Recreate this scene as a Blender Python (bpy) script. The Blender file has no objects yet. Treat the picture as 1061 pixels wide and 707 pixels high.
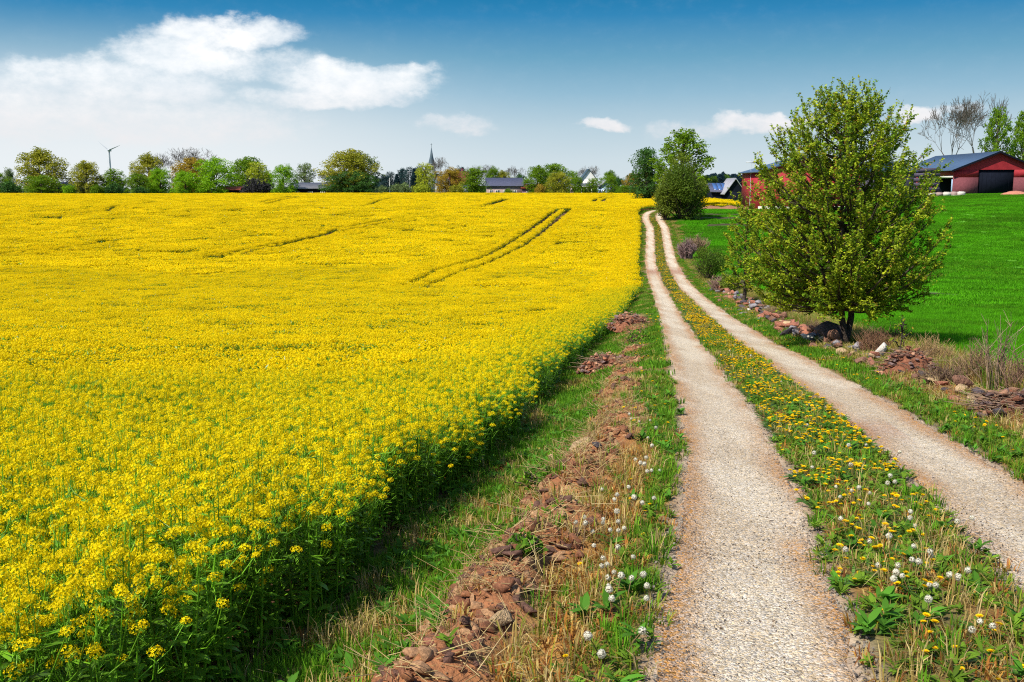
import bpy, math, random
import numpy as np
from mathutils import Vector, Matrix

R = math.radians
random.seed(11)
rng = np.random.default_rng(11)
S = bpy.context.scene
COL = S.collection

# ------------------------------------------------------------ camera
CZ = 1.75                      # eye height above the track underfoot
F = 1031.5                     # focal length in photograph pixels
PITCH = R(8.74)
cam = bpy.data.cameras.new('camera')
cam.lens = 35.0; cam.sensor_width = 36.0; cam.clip_start = 0.05; cam.clip_end = 20000
camo = bpy.data.objects.new('camera', cam); COL.objects.link(camo)
camo.location = (0, 0, CZ); camo.rotation_euler = (R(90) - PITCH, 0, 0)
S.camera = camo
S.render.engine = 'CYCLES'
S.cycles.max_bounces = 6; S.cycles.diffuse_bounces = 3; S.cycles.transmission_bounces = 3
S.cycles.transparent_max_bounces = 6; S.cycles.glossy_bounces = 2
S.cycles.use_denoising = False; S.cycles.pixel_filter_type = 'BLACKMAN_HARRIS'; S.cycles.filter_width = 1.15
S.cycles.sample_clamp_indirect = 4.0
S.view_settings.view_transform = 'Standard'; S.view_settings.look = 'None'
S.view_settings.exposure = 0.45; S.view_settings.gamma = 1.0
S.view_settings.use_curve_mapping = False

def ray(px, py):
    u = (px - 530.5) / F; v = (py - 353.5) / F
    return np.array([u, math.cos(PITCH) - v * math.sin(PITCH), -math.sin(PITCH) - v * math.cos(PITCH)])
def at(px, py, Y):
    d = ray(px, py); d = d / d[1] * Y
    return Vector((d[0], d[1], d[2] + CZ))

# ------------------------------------------------------------ sun and sky
SUN_EL = R(52); SUN_BEHIND = R(39)
sun_dir = Vector((-math.cos(SUN_EL) * math.cos(SUN_BEHIND), -math.cos(SUN_EL) * math.sin(SUN_BEHIND), math.sin(SUN_EL)))
sl = bpy.data.lights.new('sun', 'SUN'); sl.energy = 5.0; sl.angle = R(0.5); sl.color = (1.0, 0.94, 0.83)
so = bpy.data.objects.new('sun', sl); COL.objects.link(so)
so.rotation_euler = sun_dir.to_track_quat('Z', 'Y').to_euler(); so.location = (-60, -10, 60)

W = bpy.data.worlds.new('World'); S.world = W; W.use_nodes = True
nt = W.node_tree; nt.nodes.clear()
def N(t, typ, **kw):
    n = t.nodes.new(typ)
    for k, v in kw.items(): setattr(n, k, v)
    return n
def math_(t, op, a, b=None, c=None, clamp=False):
    n = t.nodes.new('ShaderNodeMath'); n.operation = op; n.use_clamp = clamp
    for i, x in enumerate((a, b, c)):
        if x is None: continue
        if isinstance(x, (int, float)): n.inputs[i].default_value = x
        else: t.links.new(x, n.inputs[i])
    return n.outputs[0]
def mixc(t, f, a, b):
    n = t.nodes.new('ShaderNodeMix'); n.data_type = 'RGBA'
    for i, x in ((0, f), (6, a), (7, b)):
        if isinstance(x, (int, float)): n.inputs[i].default_value = x
        elif isinstance(x, tuple): n.inputs[i].default_value = (*x, 1)
        else: t.links.new(x, n.inputs[i])
    return n.outputs[2]
def smooth(t, x, lo, hi):
    n = t.nodes.new('ShaderNodeMapRange'); n.interpolation_type = 'SMOOTHSTEP'
    t.links.new(x, n.inputs[0]); n.inputs[1].default_value = lo; n.inputs[2].default_value = hi
    return n.outputs[0]
def build_world():
    t = nt
    sky = N(t, 'ShaderNodeTexSky', sky_type='NISHITA'); sky.sun_disc = False
    sky.sun_elevation = SUN_EL; sky.sun_rotation = R(270) - SUN_BEHIND; sky.altitude = 50; sky.air_density = 1.0; sky.dust_density = 0.6
    tc = N(t, 'ShaderNodeTexCoord'); sep = N(t, 'ShaderNodeSeparateXYZ'); t.links.new(tc.outputs['Generated'], sep.inputs[0])
    az = math_(t, 'ARCTAN2', sep.outputs[0], sep.outputs[1])
    el = math_(t, 'ARCSINE', sep.outputs[2])
    # clear air: pale at the horizon, deep blue ten degrees up, the sky model above that
    cr = N(t, 'ShaderNodeValToRGB'); t.links.new(smooth_lin(t, el, 0.0, R(13)), cr.inputs[0])
    K_ = 1 / .191
    pts = [(0.0, (.68, .76, .80)), (0.12, (.62, .73, .79)), (0.25, (.50, .65, .74)), (0.40, (.30, .51, .66)), (0.55, (.15, .38, .56)), (0.72, (.035, .245, .49)), (0.82, (.010, .195, .42)), (1.0, (.003, .13, .36))]
    pts = [(p, tuple(v * K_ for v in c)) for p, c in pts]
    e = cr.color_ramp.elements
    while len(e) < len(pts): e.new(0.5)
    for i, (p, c) in enumerate(pts): e[i].position = p; e[i].color = (*c, 1)
    up = smooth(t, el, R(12), R(32))
    base = mixc(t, up, cr.outputs[0], sky.outputs[0])
    # the side towards the sun is paler
    side = math_(t, 'MULTIPLY', smooth(t, math_(t, 'MULTIPLY', az, -1.0), R(-4), R(20)), math_(t, 'SUBTRACT', 1.0, smooth(t, el, R(1), R(9.5))))
    base = mixc(t, math_(t, 'MULTIPLY', side, 0.85), base, (4.5, 4.72, 4.85))
    # clouds, laid out by compass direction and height
    comb = N(t, 'ShaderNodeCombineXYZ'); t.links.new(az, comb.inputs[0]); t.links.new(math_(t, 'MULTIPLY', el, 1.6), comb.inputs[1])
    n1 = N(t, 'ShaderNodeTexNoise'); n1.inputs['Scale'].default_value = 16; n1.inputs['Detail'].default_value = 7; n1.inputs['Roughness'].default_value = 0.58
    n2 = N(t, 'ShaderNodeTexNoise'); n2.inputs['Scale'].default_value = 45; n2.inputs['Detail'].default_value = 7; n2.inputs['Roughness'].default_value = 0.66
    t.links.new(comb.outputs[0], n1.inputs['Vector']); t.links.new(comb.outputs[0], n2.inputs['Vector'])
    sp1 = N(t, 'ShaderNodeSeparateColor'); t.links.new(n1.outputs['Color'], sp1.inputs[0])
    waz = math_(t, 'ADD', az, math_(t, 'MULTIPLY', math_(t, 'SUBTRACT', sp1.outputs[0], 0.5), 0.09))
    wel = math_(t, 'ADD', el, math_(t, 'MULTIPLY', math_(t, 'SUBTRACT', sp1.outputs[1], 0.5), 0.045))
    blobs = [  # x, y, rx, ry in photograph pixels, weight, hardness of edge
        (232, 32, 82, 20, 1.0), (190, 52, 85, 25, 1.0), (120, 84, 125, 26, .8), (255, 66, 95, 20, .6), (372, 82, 92, 22, 1.0), (340, 100, 92, 13, .8), (60, 76, 70, 16, .75),
        (20, 110, 120, 42, .7), (150, 125, 190, 30, .6),
        (415, 70, 52, 12, .7), (625, 128, 40, 9, .95), (470, 130, 50, 15, .6), (780, 130, 52, 13, .9), (815, 123, 34, 9, .9), (950, 116, 19, 9, 1.0), (985, 110, 26, 8, .6), (715, 138, 52, 13, .5), (545, 15, 26, 4, .12)]
    dens = None
    for (x, y, rx, ry, w) in blobs:
        d = ray(x, y); d = d / np.linalg.norm(d)
        a0 = math.atan2(d[0], d[1]); e0 = math.asin(d[2])
        dx = math_(t, 'DIVIDE', math_(t, 'SUBTRACT', waz, a0), rx / F); dy = math_(t, 'DIVIDE', math_(t, 'SUBTRACT', wel, e0), ry / F)
        r2 = math_(t, 'ADD', math_(t, 'MULTIPLY', dx, dx), math_(t, 'MULTIPLY', dy, dy))
        m = math_(t, 'MULTIPLY', math_(t, 'SUBTRACT', 1.25, r2, clamp=True), w)
        dens = m if dens is None else math_(t, 'SMOOTH_MAX', dens, m, 0.25)
    dd = math_(t, 'ADD', dens, math_(t, 'MULTIPLY', math_(t, 'SUBTRACT', n2.outputs[0], 0.5), 1.0))
    cov = math_(t, 'MULTIPLY', smooth(t, dd, 0.08, 1.15), smooth(t, dens, 0.05, 0.5))
    ccol = mixc(t, smooth(t, n1.outputs[0], 0.35, 0.65), (4.6, 4.9, 5.15), (5.7, 5.7, 5.7))
    ccol = mixc(t, smooth(t, el, R(6.5), R(2.0)), ccol, (4.6, 4.45, 4.5))
    fin = mixc(t, math_(t, 'MULTIPLY', cov, 0.97), base, ccol)
    bg = N(t, 'ShaderNodeBackground'); bg.inputs[1].default_value = 0.14
    out = N(t, 'ShaderNodeOutputWorld'); t.links.new(fin, bg.inputs[0]); t.links.new(bg.outputs[0], out.inputs[0])
def smooth_lin(t, x, lo, hi):
    n = t.nodes.new('ShaderNodeMapRange'); t.links.new(x, n.inputs[0]); n.inputs[1].default_value = lo; n.inputs[2].default_value = hi
    return n.outputs[0]
build_world()

# ------------------------------------------------------------ noise and terrain functions
_perm = np.random.default_rng(5).random((256, 256))
def vnoise(x, y):
    xi = np.floor(x).astype(int); yi = np.floor(y).astype(int)
    fx = x - xi; fy = y - yi
    fx = fx * fx * (3 - 2 * fx); fy = fy * fy * (3 - 2 * fy)
    g = lambda a, b: _perm[a & 255, b & 255]
    return (g(xi, yi) * (1 - fx) + g(xi + 1, yi) * fx) * (1 - fy) + (g(xi, yi + 1) * (1 - fx) + g(xi + 1, yi + 1) * fx) * fy
def fbm(x, y, o=4):
    s = 0; a = 1; n = 0
    for i in range(o):
        s = s + a * vnoise(x * 2 ** i + 17.3 * i, y * 2 ** i + 9.1 * i); n += a; a *= .5
    return s / n
def sstep(x, a, b):
    k = np.clip((x - a) / (b - a), 0, 1); return k * k * (3 - 2 * k)

_fy = np.linspace(-40, 12000, 60001)
def table(xs, ys, blur_at):
    v = np.interp(_fy, xs, ys)
    # blur more with distance
    out = v.copy()
    for w, lo in ((5, 5), (25, 40), (60, 120)):
        k = np.hanning(2 * w + 1); k /= k.sum()
        b = np.convolve(np.pad(v, w, mode='edge'), k, 'valid')
        m = sstep(_fy, lo, lo * 1.6)
        out = out * (1 - m) + b * m
    return out
DC = table([-40, 0, 4.2, 8.6, 13.7, 20, 28, 34, 43, 62, 77, 95, 109, 125, 138, 150, 160, 167, 178, 200, 240, 280, 320, 400, 1000, 4000, 12000],
           [1.0, 1.75, 2.12, 2.55, 3.0, 3.55, 4.3, 4.75, 5.4, 6.55, 6.98, 7.0, 6.6, 6.05, 5.3, 4.45, 3.8, 3.6, 3.85, 3.75, 3.2, 2.35, 2.7, 4.2, 9, 12, 12], 0)
DR = table([-40, 0, 20, 50, 80, 110, 140, 170, 200, 235, 300, 400, 1000, 4000, 12000],
           [1.0, 1.8, 3.55, 5.6, 5.9, 4.9, 3.3, 2.1, 1.35, 1.1, 1.6, 3.5, 9, 12, 12], 0)
RX = table([-40, -10, 0, 4.2, 8.6, 13.7, 17.2, 21.7, 28.7, 33.5, 40.6, 44.5, 62, 77, 95, 109, 125, 138, 147, 155, 161, 166, 171, 178, 185, 12000],
           [-6.7, -.75, 1.25, 2.1, 3.02, 3.86, 4.31, 4.98, 5.93, 6.6, 7.5, 8.07, 10.3, 12.05, 14.2, 16.1, 18.3, 20.0, 20.6, 21.6, 22.9, 24.6, 26.5, 31.0, 36.0, 36.0], 0)
def roadx(Y): return np.interp(Y, _fy, RX)
def rape_edge(Y):
    Y = np.asarray(Y, float)
    return -3.88 + .75 * sstep(Y, 24, 46) + .72 * sstep(Y, 42, 66) + .26 * (fbm(Y * .6, Y * 0, 3) - .5) * 2
def ridge_gate(t, Y):
    """how much of the dug-up spoil lies here, left verge"""
    near = 1 - sstep(Y, 12.5, 15.5)
    piles = np.zeros_like(Y)
    for (py, w) in ((16.3, .9), (18.6, .5), (20.8, 1.3), (25, .7), (29, .8), (33.5, 2.6), (38.5, 1.6)):
        piles = np.maximum(piles, np.exp(-((Y - py) / w) ** 2))
    c = -2.38 + .22 * (fbm(Y * .35, Y * 0 + 3) - .5) * 2
    return np.exp(-((t - c) / .36) ** 2) * np.maximum(near * (.10 + 1.15 * sstep(fbm(Y * .9, t * 1.1 + 7, 3), .36, .62)), piles)
def gz(X, Y, micro=True):
    X = np.asarray(X, float); Y = np.asarray(Y, float)
    t = X - roadx(Y)
    dc = np.interp(Y, _fy, DC); dr = np.interp(Y, _fy, DR)
    D = dc + (dr - dc) * sstep(t, 6, 75)
    fade = 1 - sstep(Y, 90, 160)
    D = D + fade * (.5 * sstep(-t, 1.7, 3.7) + .15 * sstep(-t, 3.5, 8))
    z = CZ - D
    z = z + .35 * (fbm(X * .018 + 40, Y * .018, 2) - .5) * sstep(Y, 15, 60) * sstep(np.abs(t), 4, 20)
    if micro:
        n = 1 - sstep(Y, 60, 120)
        z = z + n * .035 * np.exp(-(t / .35) ** 2) + n * .02 * (fbm(X * 3, Y * 3, 3) - .5)
        z = z + n * .10 * np.exp(-((t - 2.75) / .45) ** 2)
        g = ridge_gate(t, Y)
        z = z + g * (.13 + .24 * (fbm(X * 2.3, Y * 2.3, 4) - .35) + .10 * np.abs(fbm(X * 7, Y * 7, 2) - .5))
    return z
def gz1(x, y): return float(gz(np.array([x]), np.array([y]))[0])
def ground_hit(px, py, top=0.0):
    d = ray(px, py)
    Y = np.concatenate([np.arange(2, 60, .02), np.arange(60, 600, .1)])
    X = d[0] / d[1] * Y; z = CZ + d[2] / d[1] * Y
    k = np.argmax(z < gz(X, Y, False) + top)
    return X[k], Y[k]

# ------------------------------------------------------------ mesh helpers
class MB:
    def __init__(self): self.V = []; self.Fq = []; self.M = []; self.C = []; self.n = 0
    def add(self, V, Fc, mat=0, col=(1, 1, 1)):
        V = np.asarray(V, float).reshape(-1, 3); Fc = np.asarray(Fc, int)
        self.V.append(V); self.Fq.append(Fc + self.n); self.M.append(np.full(len(Fc), mat))
        c = np.asarray(col, float)
        if c.ndim == 1: c = np.tile(c, (len(V), 1))
        self.C.append(c); self.n += len(V)
        return self
    def quads(self, C, U, Vv, mat=0, col=(1, 1, 1)):
        """rhombus leaves: centre, half-length vector, half-width vector"""
        P = np.stack([C - U, C + Vv, C + U, C - Vv], 1).reshape(-1, 3)
        c = np.asarray(col, float)
        if c.ndim == 2: c = np.repeat(c, 4, 0)
        return self.add(P, np.arange(len(P)).reshape(-1, 4), mat, c)
    def prisms(self, A, B, ra, rb, n=3, mat=0, col=(1, 1, 1)):
        A = np.asarray(A, float).reshape(-1, 3); B = np.asarray(B, float).reshape(-1, 3)
        ra = np.broadcast_to(ra, (len(A),)); rb = np.broadcast_to(rb, (len(A),))
        d = B - A; d = d / (np.linalg.norm(d, axis=1, keepdims=True) + 1e-9)
        h = np.where(np.abs(d[:, 2:3]) < .9, [[0, 0, 1.]], [[1., 0, 0]])
        u = np.cross(d, h); u /= np.linalg.norm(u, axis=1, keepdims=True) + 1e-9; v = np.cross(d, u)
        P = []
        for k in range(n):
            a = 2 * math.pi * k / n; w = u * math.cos(a) + v * math.sin(a)
            P += [A + w * ra[:, None], B + w * rb[:, None]]
        P = np.stack(P, 1).reshape(-1, 3)
        f = []
        for k in range(n):
            a, b = 2 * k, 2 * ((k + 1) % n)
            f.append([a, b, b + 1, a + 1])
        Fc = (np.arange(len(A))[:, None, None] * 2 * n + np.array(f)[None]).reshape(-1, 4)
        c = np.asarray(col, float)
        if c.ndim == 2: c = np.repeat(c, 2 * n, 0)
        return self.add(P, Fc, mat, c)
    def tube(self, pts, rad, n=8, mat=0, col=(1, 1, 1), cap=False, lump=0.0):
        pts = np.asarray(pts, float); L = len(pts)
        d = np.gradient(pts, axis=0); d /= np.linalg.norm(d, axis=1, keepdims=True) + 1e-9
        ref = np.array([1., 0, 0]) if abs(d[0, 2]) > .7 else np.array([0, 0, 1.])
        P = []
        for i in range(L):
            u = np.cross(d[i], ref); u /= np.linalg.norm(u) + 1e-9; v = np.cross(d[i], u)
            for k in range(n):
                a = 2 * math.pi * k / n
                r = rad[i] * (1 + lump * math.sin(k * 2.3 + i * .4))
                P.append(pts[i] + (u * math.cos(a) + v * math.sin(a)) * r)
        f = [[i * n + k, i * n + (k + 1) % n, (i + 1) * n + (k + 1) % n, (i + 1) * n + k] for i in range(L - 1) for k in range(n)]
        self.add(P, f, mat, col)
        if cap:
            for i in (0, L - 1):
                c = pts[i]; ring = [P[i * n + k] for k in range(n)]
                self.add([c] + ring, [[0, 1 + k, 1 + (k + 1) % n, 1 + (k + 1) % n] for k in range(n)], mat, col)
        return self
    def box(self, x0, x1, y0, y1, z0, z1, mat=0, col=(1, 1, 1), M=None):
        V = np.array([[x, y, z] for z in (z0, z1) for y in (y0, y1) for x in (x0, x1)], float)
        if M is not None: V = np.array([M @ Vector(v) for v in V])
        return self.add(V, [[0, 2, 3, 1], [4, 5, 7, 6], [0, 1, 5, 4], [2, 6, 7, 3], [0, 4, 6, 2], [1, 3, 7, 5]], mat, col)
    def prism_y(self, poly, y0, y1, mat=0, col=(1, 1, 1)):
        """convex polygon in x,z extruded along y"""
        n = len(poly)
        V = [[x, y0, z] for x, z in poly] + [[x, y1, z] for x, z in poly]
        self.add(V, [[k, (k + 1) % n, n + (k + 1) % n, n + k] for k in range(n)], mat, col)
        for o, y in ((0, y0), (n, y1)):
            Vc = [[x, y, z] for x, z in poly]
            self.add(Vc, [[0, k, k + 1, k + 1] for k in range(1, n - 1)], mat, col)
        return self
    def mesh(self, name, mats, smooth=False):
        me = bpy.data.meshes.new(name)
        V = np.concatenate(self.V); Q = np.concatenate(self.Fq); M = np.concatenate(self.M); C = np.concatenate(self.C)
        tri = Q[:, 2] == Q[:, 3]
        cnt = np.where(tri, 3, 4)
        start = np.concatenate([[0], np.cumsum(cnt)[:-1]])
        keep = np.ones(Q.shape, bool); keep[tri, 3] = False
        loops = Q[keep]
        me.vertices.add(len(V)); me.vertices.foreach_set('co', V.astype(np.float32).ravel())
        me.loops.add(len(loops)); me.loops.foreach_set('vertex_index', loops.astype(np.int32))
        me.polygons.add(len(Q)); me.polygons.foreach_set('loop_start', start.astype(np.int32))
        me.polygons.foreach_set('loop_total', cnt.astype(np.int32))
        me.polygons.foreach_set('material_index', M.astype(np.int32))
        if smooth: me.polygons.foreach_set('use_smooth', np.ones(len(Q), bool))
        a = me.attributes.new('col', 'FLOAT_COLOR', 'POINT')
        a.data.foreach_set('color', np.concatenate([C, np.ones((len(C), 1))], 1).astype(np.float32).ravel())
        me.update(calc_edges=True); me.validate()
        for m in mats: me.materials.append(m)
        return me
    def build(self, name, mats, parent=None, smooth=False, loc=None):
        o = bpy.data.objects.new(name, self.mesh(name, mats, smooth)); COL.objects.link(o)
        if parent: o.parent = parent
        if loc is not None: o.location = loc
        return o
def tag(o, label=None, cat=None, group=None, kind=None):
    if label: o['label'] = label
    if cat: o['category'] = cat
    if group: o['group'] = group
    if kind: o['kind'] = kind
    return o
def empty(name, loc, rz=0, scale=None):
    o = bpy.data.objects.new(name, None); COL.objects.link(o); o.location = loc; o.rotation_euler = (0, 0, rz)
    o.empty_display_size = .3
    if scale is not None: o.scale = scale
    return o

# ------------------------------------------------------------ materials
def mat_new(name):
    m = bpy.data.materials.new(name); m.use_nodes = True; t = m.node_tree; t.nodes.clear()
    return m, t
def leaf_mat(name, trans=.35, rough=.6, vary=.25, spec=.3, tint=True):
    m, t = mat_new(name)
    at_ = N(t, 'ShaderNodeAttribute', attribute_name='col')
    col = at_.outputs['Color']
    if tint:
        oi = N(t, 'ShaderNodeObjectInfo')
        mm = N(t, 'ShaderNodeMix', data_type='RGBA', blend_type='MULTIPLY'); mm.inputs[0].default_value = 1
        t.links.new(col, mm.inputs[6]); t.links.new(oi.outputs['Color'], mm.inputs[7]); col = mm.outputs[2]
    hs = N(t, 'ShaderNodeHueSaturation'); oi2 = N(t, 'ShaderNodeObjectInfo')
    mr = N(t, 'ShaderNodeMapRange'); t.links.new(oi2.outputs['Random'], mr.inputs[0]); mr.inputs[3].default_value = 1 - vary; mr.inputs[4].default_value = 1 + vary
    t.links.new(mr.outputs[0], hs.inputs['Value']); t.links.new(col, hs.inputs['Color'])
    p = N(t, 'ShaderNodeBsdfPrincipled'); p.inputs['Roughness'].default_value = rough; p.inputs['Specular IOR Level'].default_value = spec
    t.links.new(hs.outputs[0], p.inputs['Base Color'])
    tr = N(t, 'ShaderNodeBsdfTranslucent'); t.links.new(hs.outputs[0], tr.inputs[0])
    mx = N(t, 'ShaderNodeMixShader'); mx.inputs[0].default_value = trans
    t.links.new(p.outputs[0], mx.inputs[1]); t.links.new(tr.outputs[0], mx.inputs[2])
    o = N(t, 'ShaderNodeOutputMaterial'); t.links.new(mx.outputs[0], o.inputs[0])
    return m
def surf_mat(name, color, rough=.8, noise=.25, nscale=3.0, bump=.3, bscale=None, metal=0, spec=.3, stripes=None, attr=False, detail=6):
    m, t = mat_new(name)
    tc = N(t, 'ShaderNodeTexCoord')
    nz = N(t, 'ShaderNodeTexNoise'); nz.inputs['Scale'].default_value = nscale; nz.inputs['Detail'].default_value = detail; nz.inputs['Roughness'].default_value = .65
    t.links.new(tc.outputs['Object'], nz.inputs['Vector'])
    if attr:
        a = N(t, 'ShaderNodeAttribute', attribute_name='col'); base = a.outputs['Color']
    else:
        rgb = N(t, 'ShaderNodeRGB'); rgb.outputs[0].default_value = (*color, 1); base = rgb.outputs[0]
    hs = N(t, 'ShaderNodeHueSaturation'); t.links.new(base, hs.inputs['Color'])
    mr = N(t, 'ShaderNodeMapRange'); t.links.new(nz.outputs[0], mr.inputs[0]); mr.inputs[1].default_value = .3; mr.inputs[2].default_value = .7
    mr.inputs[3].default_value = 1 - noise; mr.inputs[4].default_value = 1 + noise; t.links.new(mr.outputs[0], hs.inputs['Value'])
    p = N(t, 'ShaderNodeBsdfPrincipled'); p.inputs['Roughness'].default_value = rough; p.inputs['Metallic'].default_value = metal
    p.inputs['Specular IOR Level'].default_value = spec
    t.links.new(hs.outputs[0], p.inputs['Base Color'])
    h = nz.outputs[0]
    if bscale:
        n2 = N(t, 'ShaderNodeTexNoise'); n2.inputs['Scale'].default_value = bscale; n2.inputs['Detail'].default_value = 6
        t.links.new(tc.outputs['Object'], n2.inputs['Vector']); h = n2.outputs[0]
    if stripes:
        wv = N(t, 'ShaderNodeTexWave'); wv.bands_direction = stripes[0]; wv.inputs['Scale'].default_value = stripes[1]; wv.inputs['Distortion'].default_value = 0
        t.links.new(tc.outputs['Object'], wv.inputs['Vector']); h = math_(t, 'ADD', math_(t, 'MULTIPLY', wv.outputs[0], 1.5), h)
    b = N(t, 'ShaderNodeBump'); b.inputs['Strength'].default_value = bump; b.inputs['Distance'].default_value = .05
    t.links.new(h, b.inputs['Height']); t.links.new(b.outputs[0], p.inputs['Normal'])
    o = N(t, 'ShaderNodeOutputMaterial'); t.links.new(p.outputs[0], o.inputs[0])
    return m
PETAL = leaf_mat('rape_petals', .38, .7, .12, .1, tint=False)
STALK = leaf_mat('rape_stalks_and_leaves', .42, .35, .3, .45, tint=False)
GRASS = leaf_mat('grass_blades', .4, .6, .28, .1, tint=False)
LEAF = leaf_mat('tree_leaves', .42, .6, .05, .12)
BARK = surf_mat('bark', (.07, .052, .04), .9, .4, 9, .8, 30)
BARKG = surf_mat('grey_bark', (.10, .085, .07), .9, .35, 9, .5, 30)
STONE = surf_mat('field_stone', (.4, .3, .25), .85, .35, 4, .9, 14, attr=True)
CLOD = surf_mat('dug_soil', (.2, .08, .04), .95, .5, 9, .55, 60, attr=True)
STRAW = leaf_mat('dry_stems', .2, .7, .2, .2, tint=False)

# ------------------------------------------------------------ ground sheet
def grid_t():
    a = np.arange(-4.6, 4.61, .075)
    o = 4.6 * 1.06 ** np.arange(1, 130)
    o = o[o < 9000]
    return np.concatenate([-o[::-1], a, o])
def grid_y():
    a = np.arange(-8, 1, .5); b = np.arange(1, 14, .075); c = [14.0]
    while c[-1] < 70: c.append(c[-1] * 1.009)
    while c[-1] < 400: c.append(c[-1] + 1.3)
    while c[-1] < 10500: c.append(c[-1] * 1.06)
    return np.concatenate([a, b, np.array(c)])
SHADOW_BARE_STRIPES = [(700, 221.5, 768, 222.5), (722, 226.5, 766, 226), (735, 233.5, 764, 232.5), (778, 291.5, 812, 291.5), (820, 322, 872, 320), (1036, 388, 1075, 388), (966, 304, 982, 306)]  # tree-shadow stripes painted across the green field; the last is a bare brown patch
def make_ground():
    T, Yv = np.meshgrid(grid_t(), grid_y()); X = T + roadx(Yv)
    Z = gz(X, Yv)
    intrack = sstep(.0, 1, 2) + (np.abs(np.abs(T) - 1.0) < .44) * (Yv < 176)
    Z = Z - .03 * intrack
    h, w = T.shape
    # what grows or lies there: each band has its own ground colour
    soil = np.array([.115, .055, .03]); rsoil = np.array([.27, .11, .045]); verge = np.array([.13, .105, .035]); green = np.array([.085, .27, .008])
    dead = np.array([.34, .17, .04]); far = np.array([.06, .10, .02]); grit = np.array([.36, .27, .19])
    C = np.zeros((h, w, 3)); C[:] = verge
    def put(m, c): C[:] = C * (1 - m[..., None]) + c * m[..., None]
    n = fbm(X * 1.1, Yv * 1.1, 4); n2 = fbm(X * .4 + 9, Yv * .4, 3)
    put(sstep(rape_edge(Yv) - T, -.12, .2), soil)
    put(sstep(T, 3.2, 3.7), green)
    put(sstep(n, .42, .55) * (np.abs(T) < 3.4) * .7, dead * .75)
    put(np.clip(ridge_gate(T, Yv) * 1.6, 0, 1), rsoil)
    put((1 - sstep(Yv, 9, 12)) * np.exp(-((T + 1.95) / .16) ** 2) * .95, dead)
    put((1 - sstep(Yv, 50, 70)) * np.exp(-((T - 2.7) / .4) ** 2) * .9, rsoil * .8)
    put(sstep(.2 - np.abs(np.abs(T) - 1.0) + .38, 0, .12) * (Yv < 176), grit)
    put(sstep(Yv, 290, 330), far)
    for (px0, py0, px1, py1) in SHADOW_BARE_STRIPES:  # shadow stripes put into the ground as dark colour, plus the bare patch
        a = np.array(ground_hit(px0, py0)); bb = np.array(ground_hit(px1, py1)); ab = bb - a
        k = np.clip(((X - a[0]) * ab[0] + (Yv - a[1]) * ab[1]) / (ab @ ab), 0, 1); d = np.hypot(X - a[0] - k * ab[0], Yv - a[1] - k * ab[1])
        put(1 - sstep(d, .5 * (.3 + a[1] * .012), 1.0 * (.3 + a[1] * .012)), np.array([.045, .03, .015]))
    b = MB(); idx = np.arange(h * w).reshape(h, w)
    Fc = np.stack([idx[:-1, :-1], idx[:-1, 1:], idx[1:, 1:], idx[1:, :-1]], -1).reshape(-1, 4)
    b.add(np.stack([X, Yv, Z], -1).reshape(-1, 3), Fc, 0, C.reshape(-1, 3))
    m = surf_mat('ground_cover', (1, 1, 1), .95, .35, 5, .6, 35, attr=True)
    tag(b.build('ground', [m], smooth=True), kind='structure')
make_ground()

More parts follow.
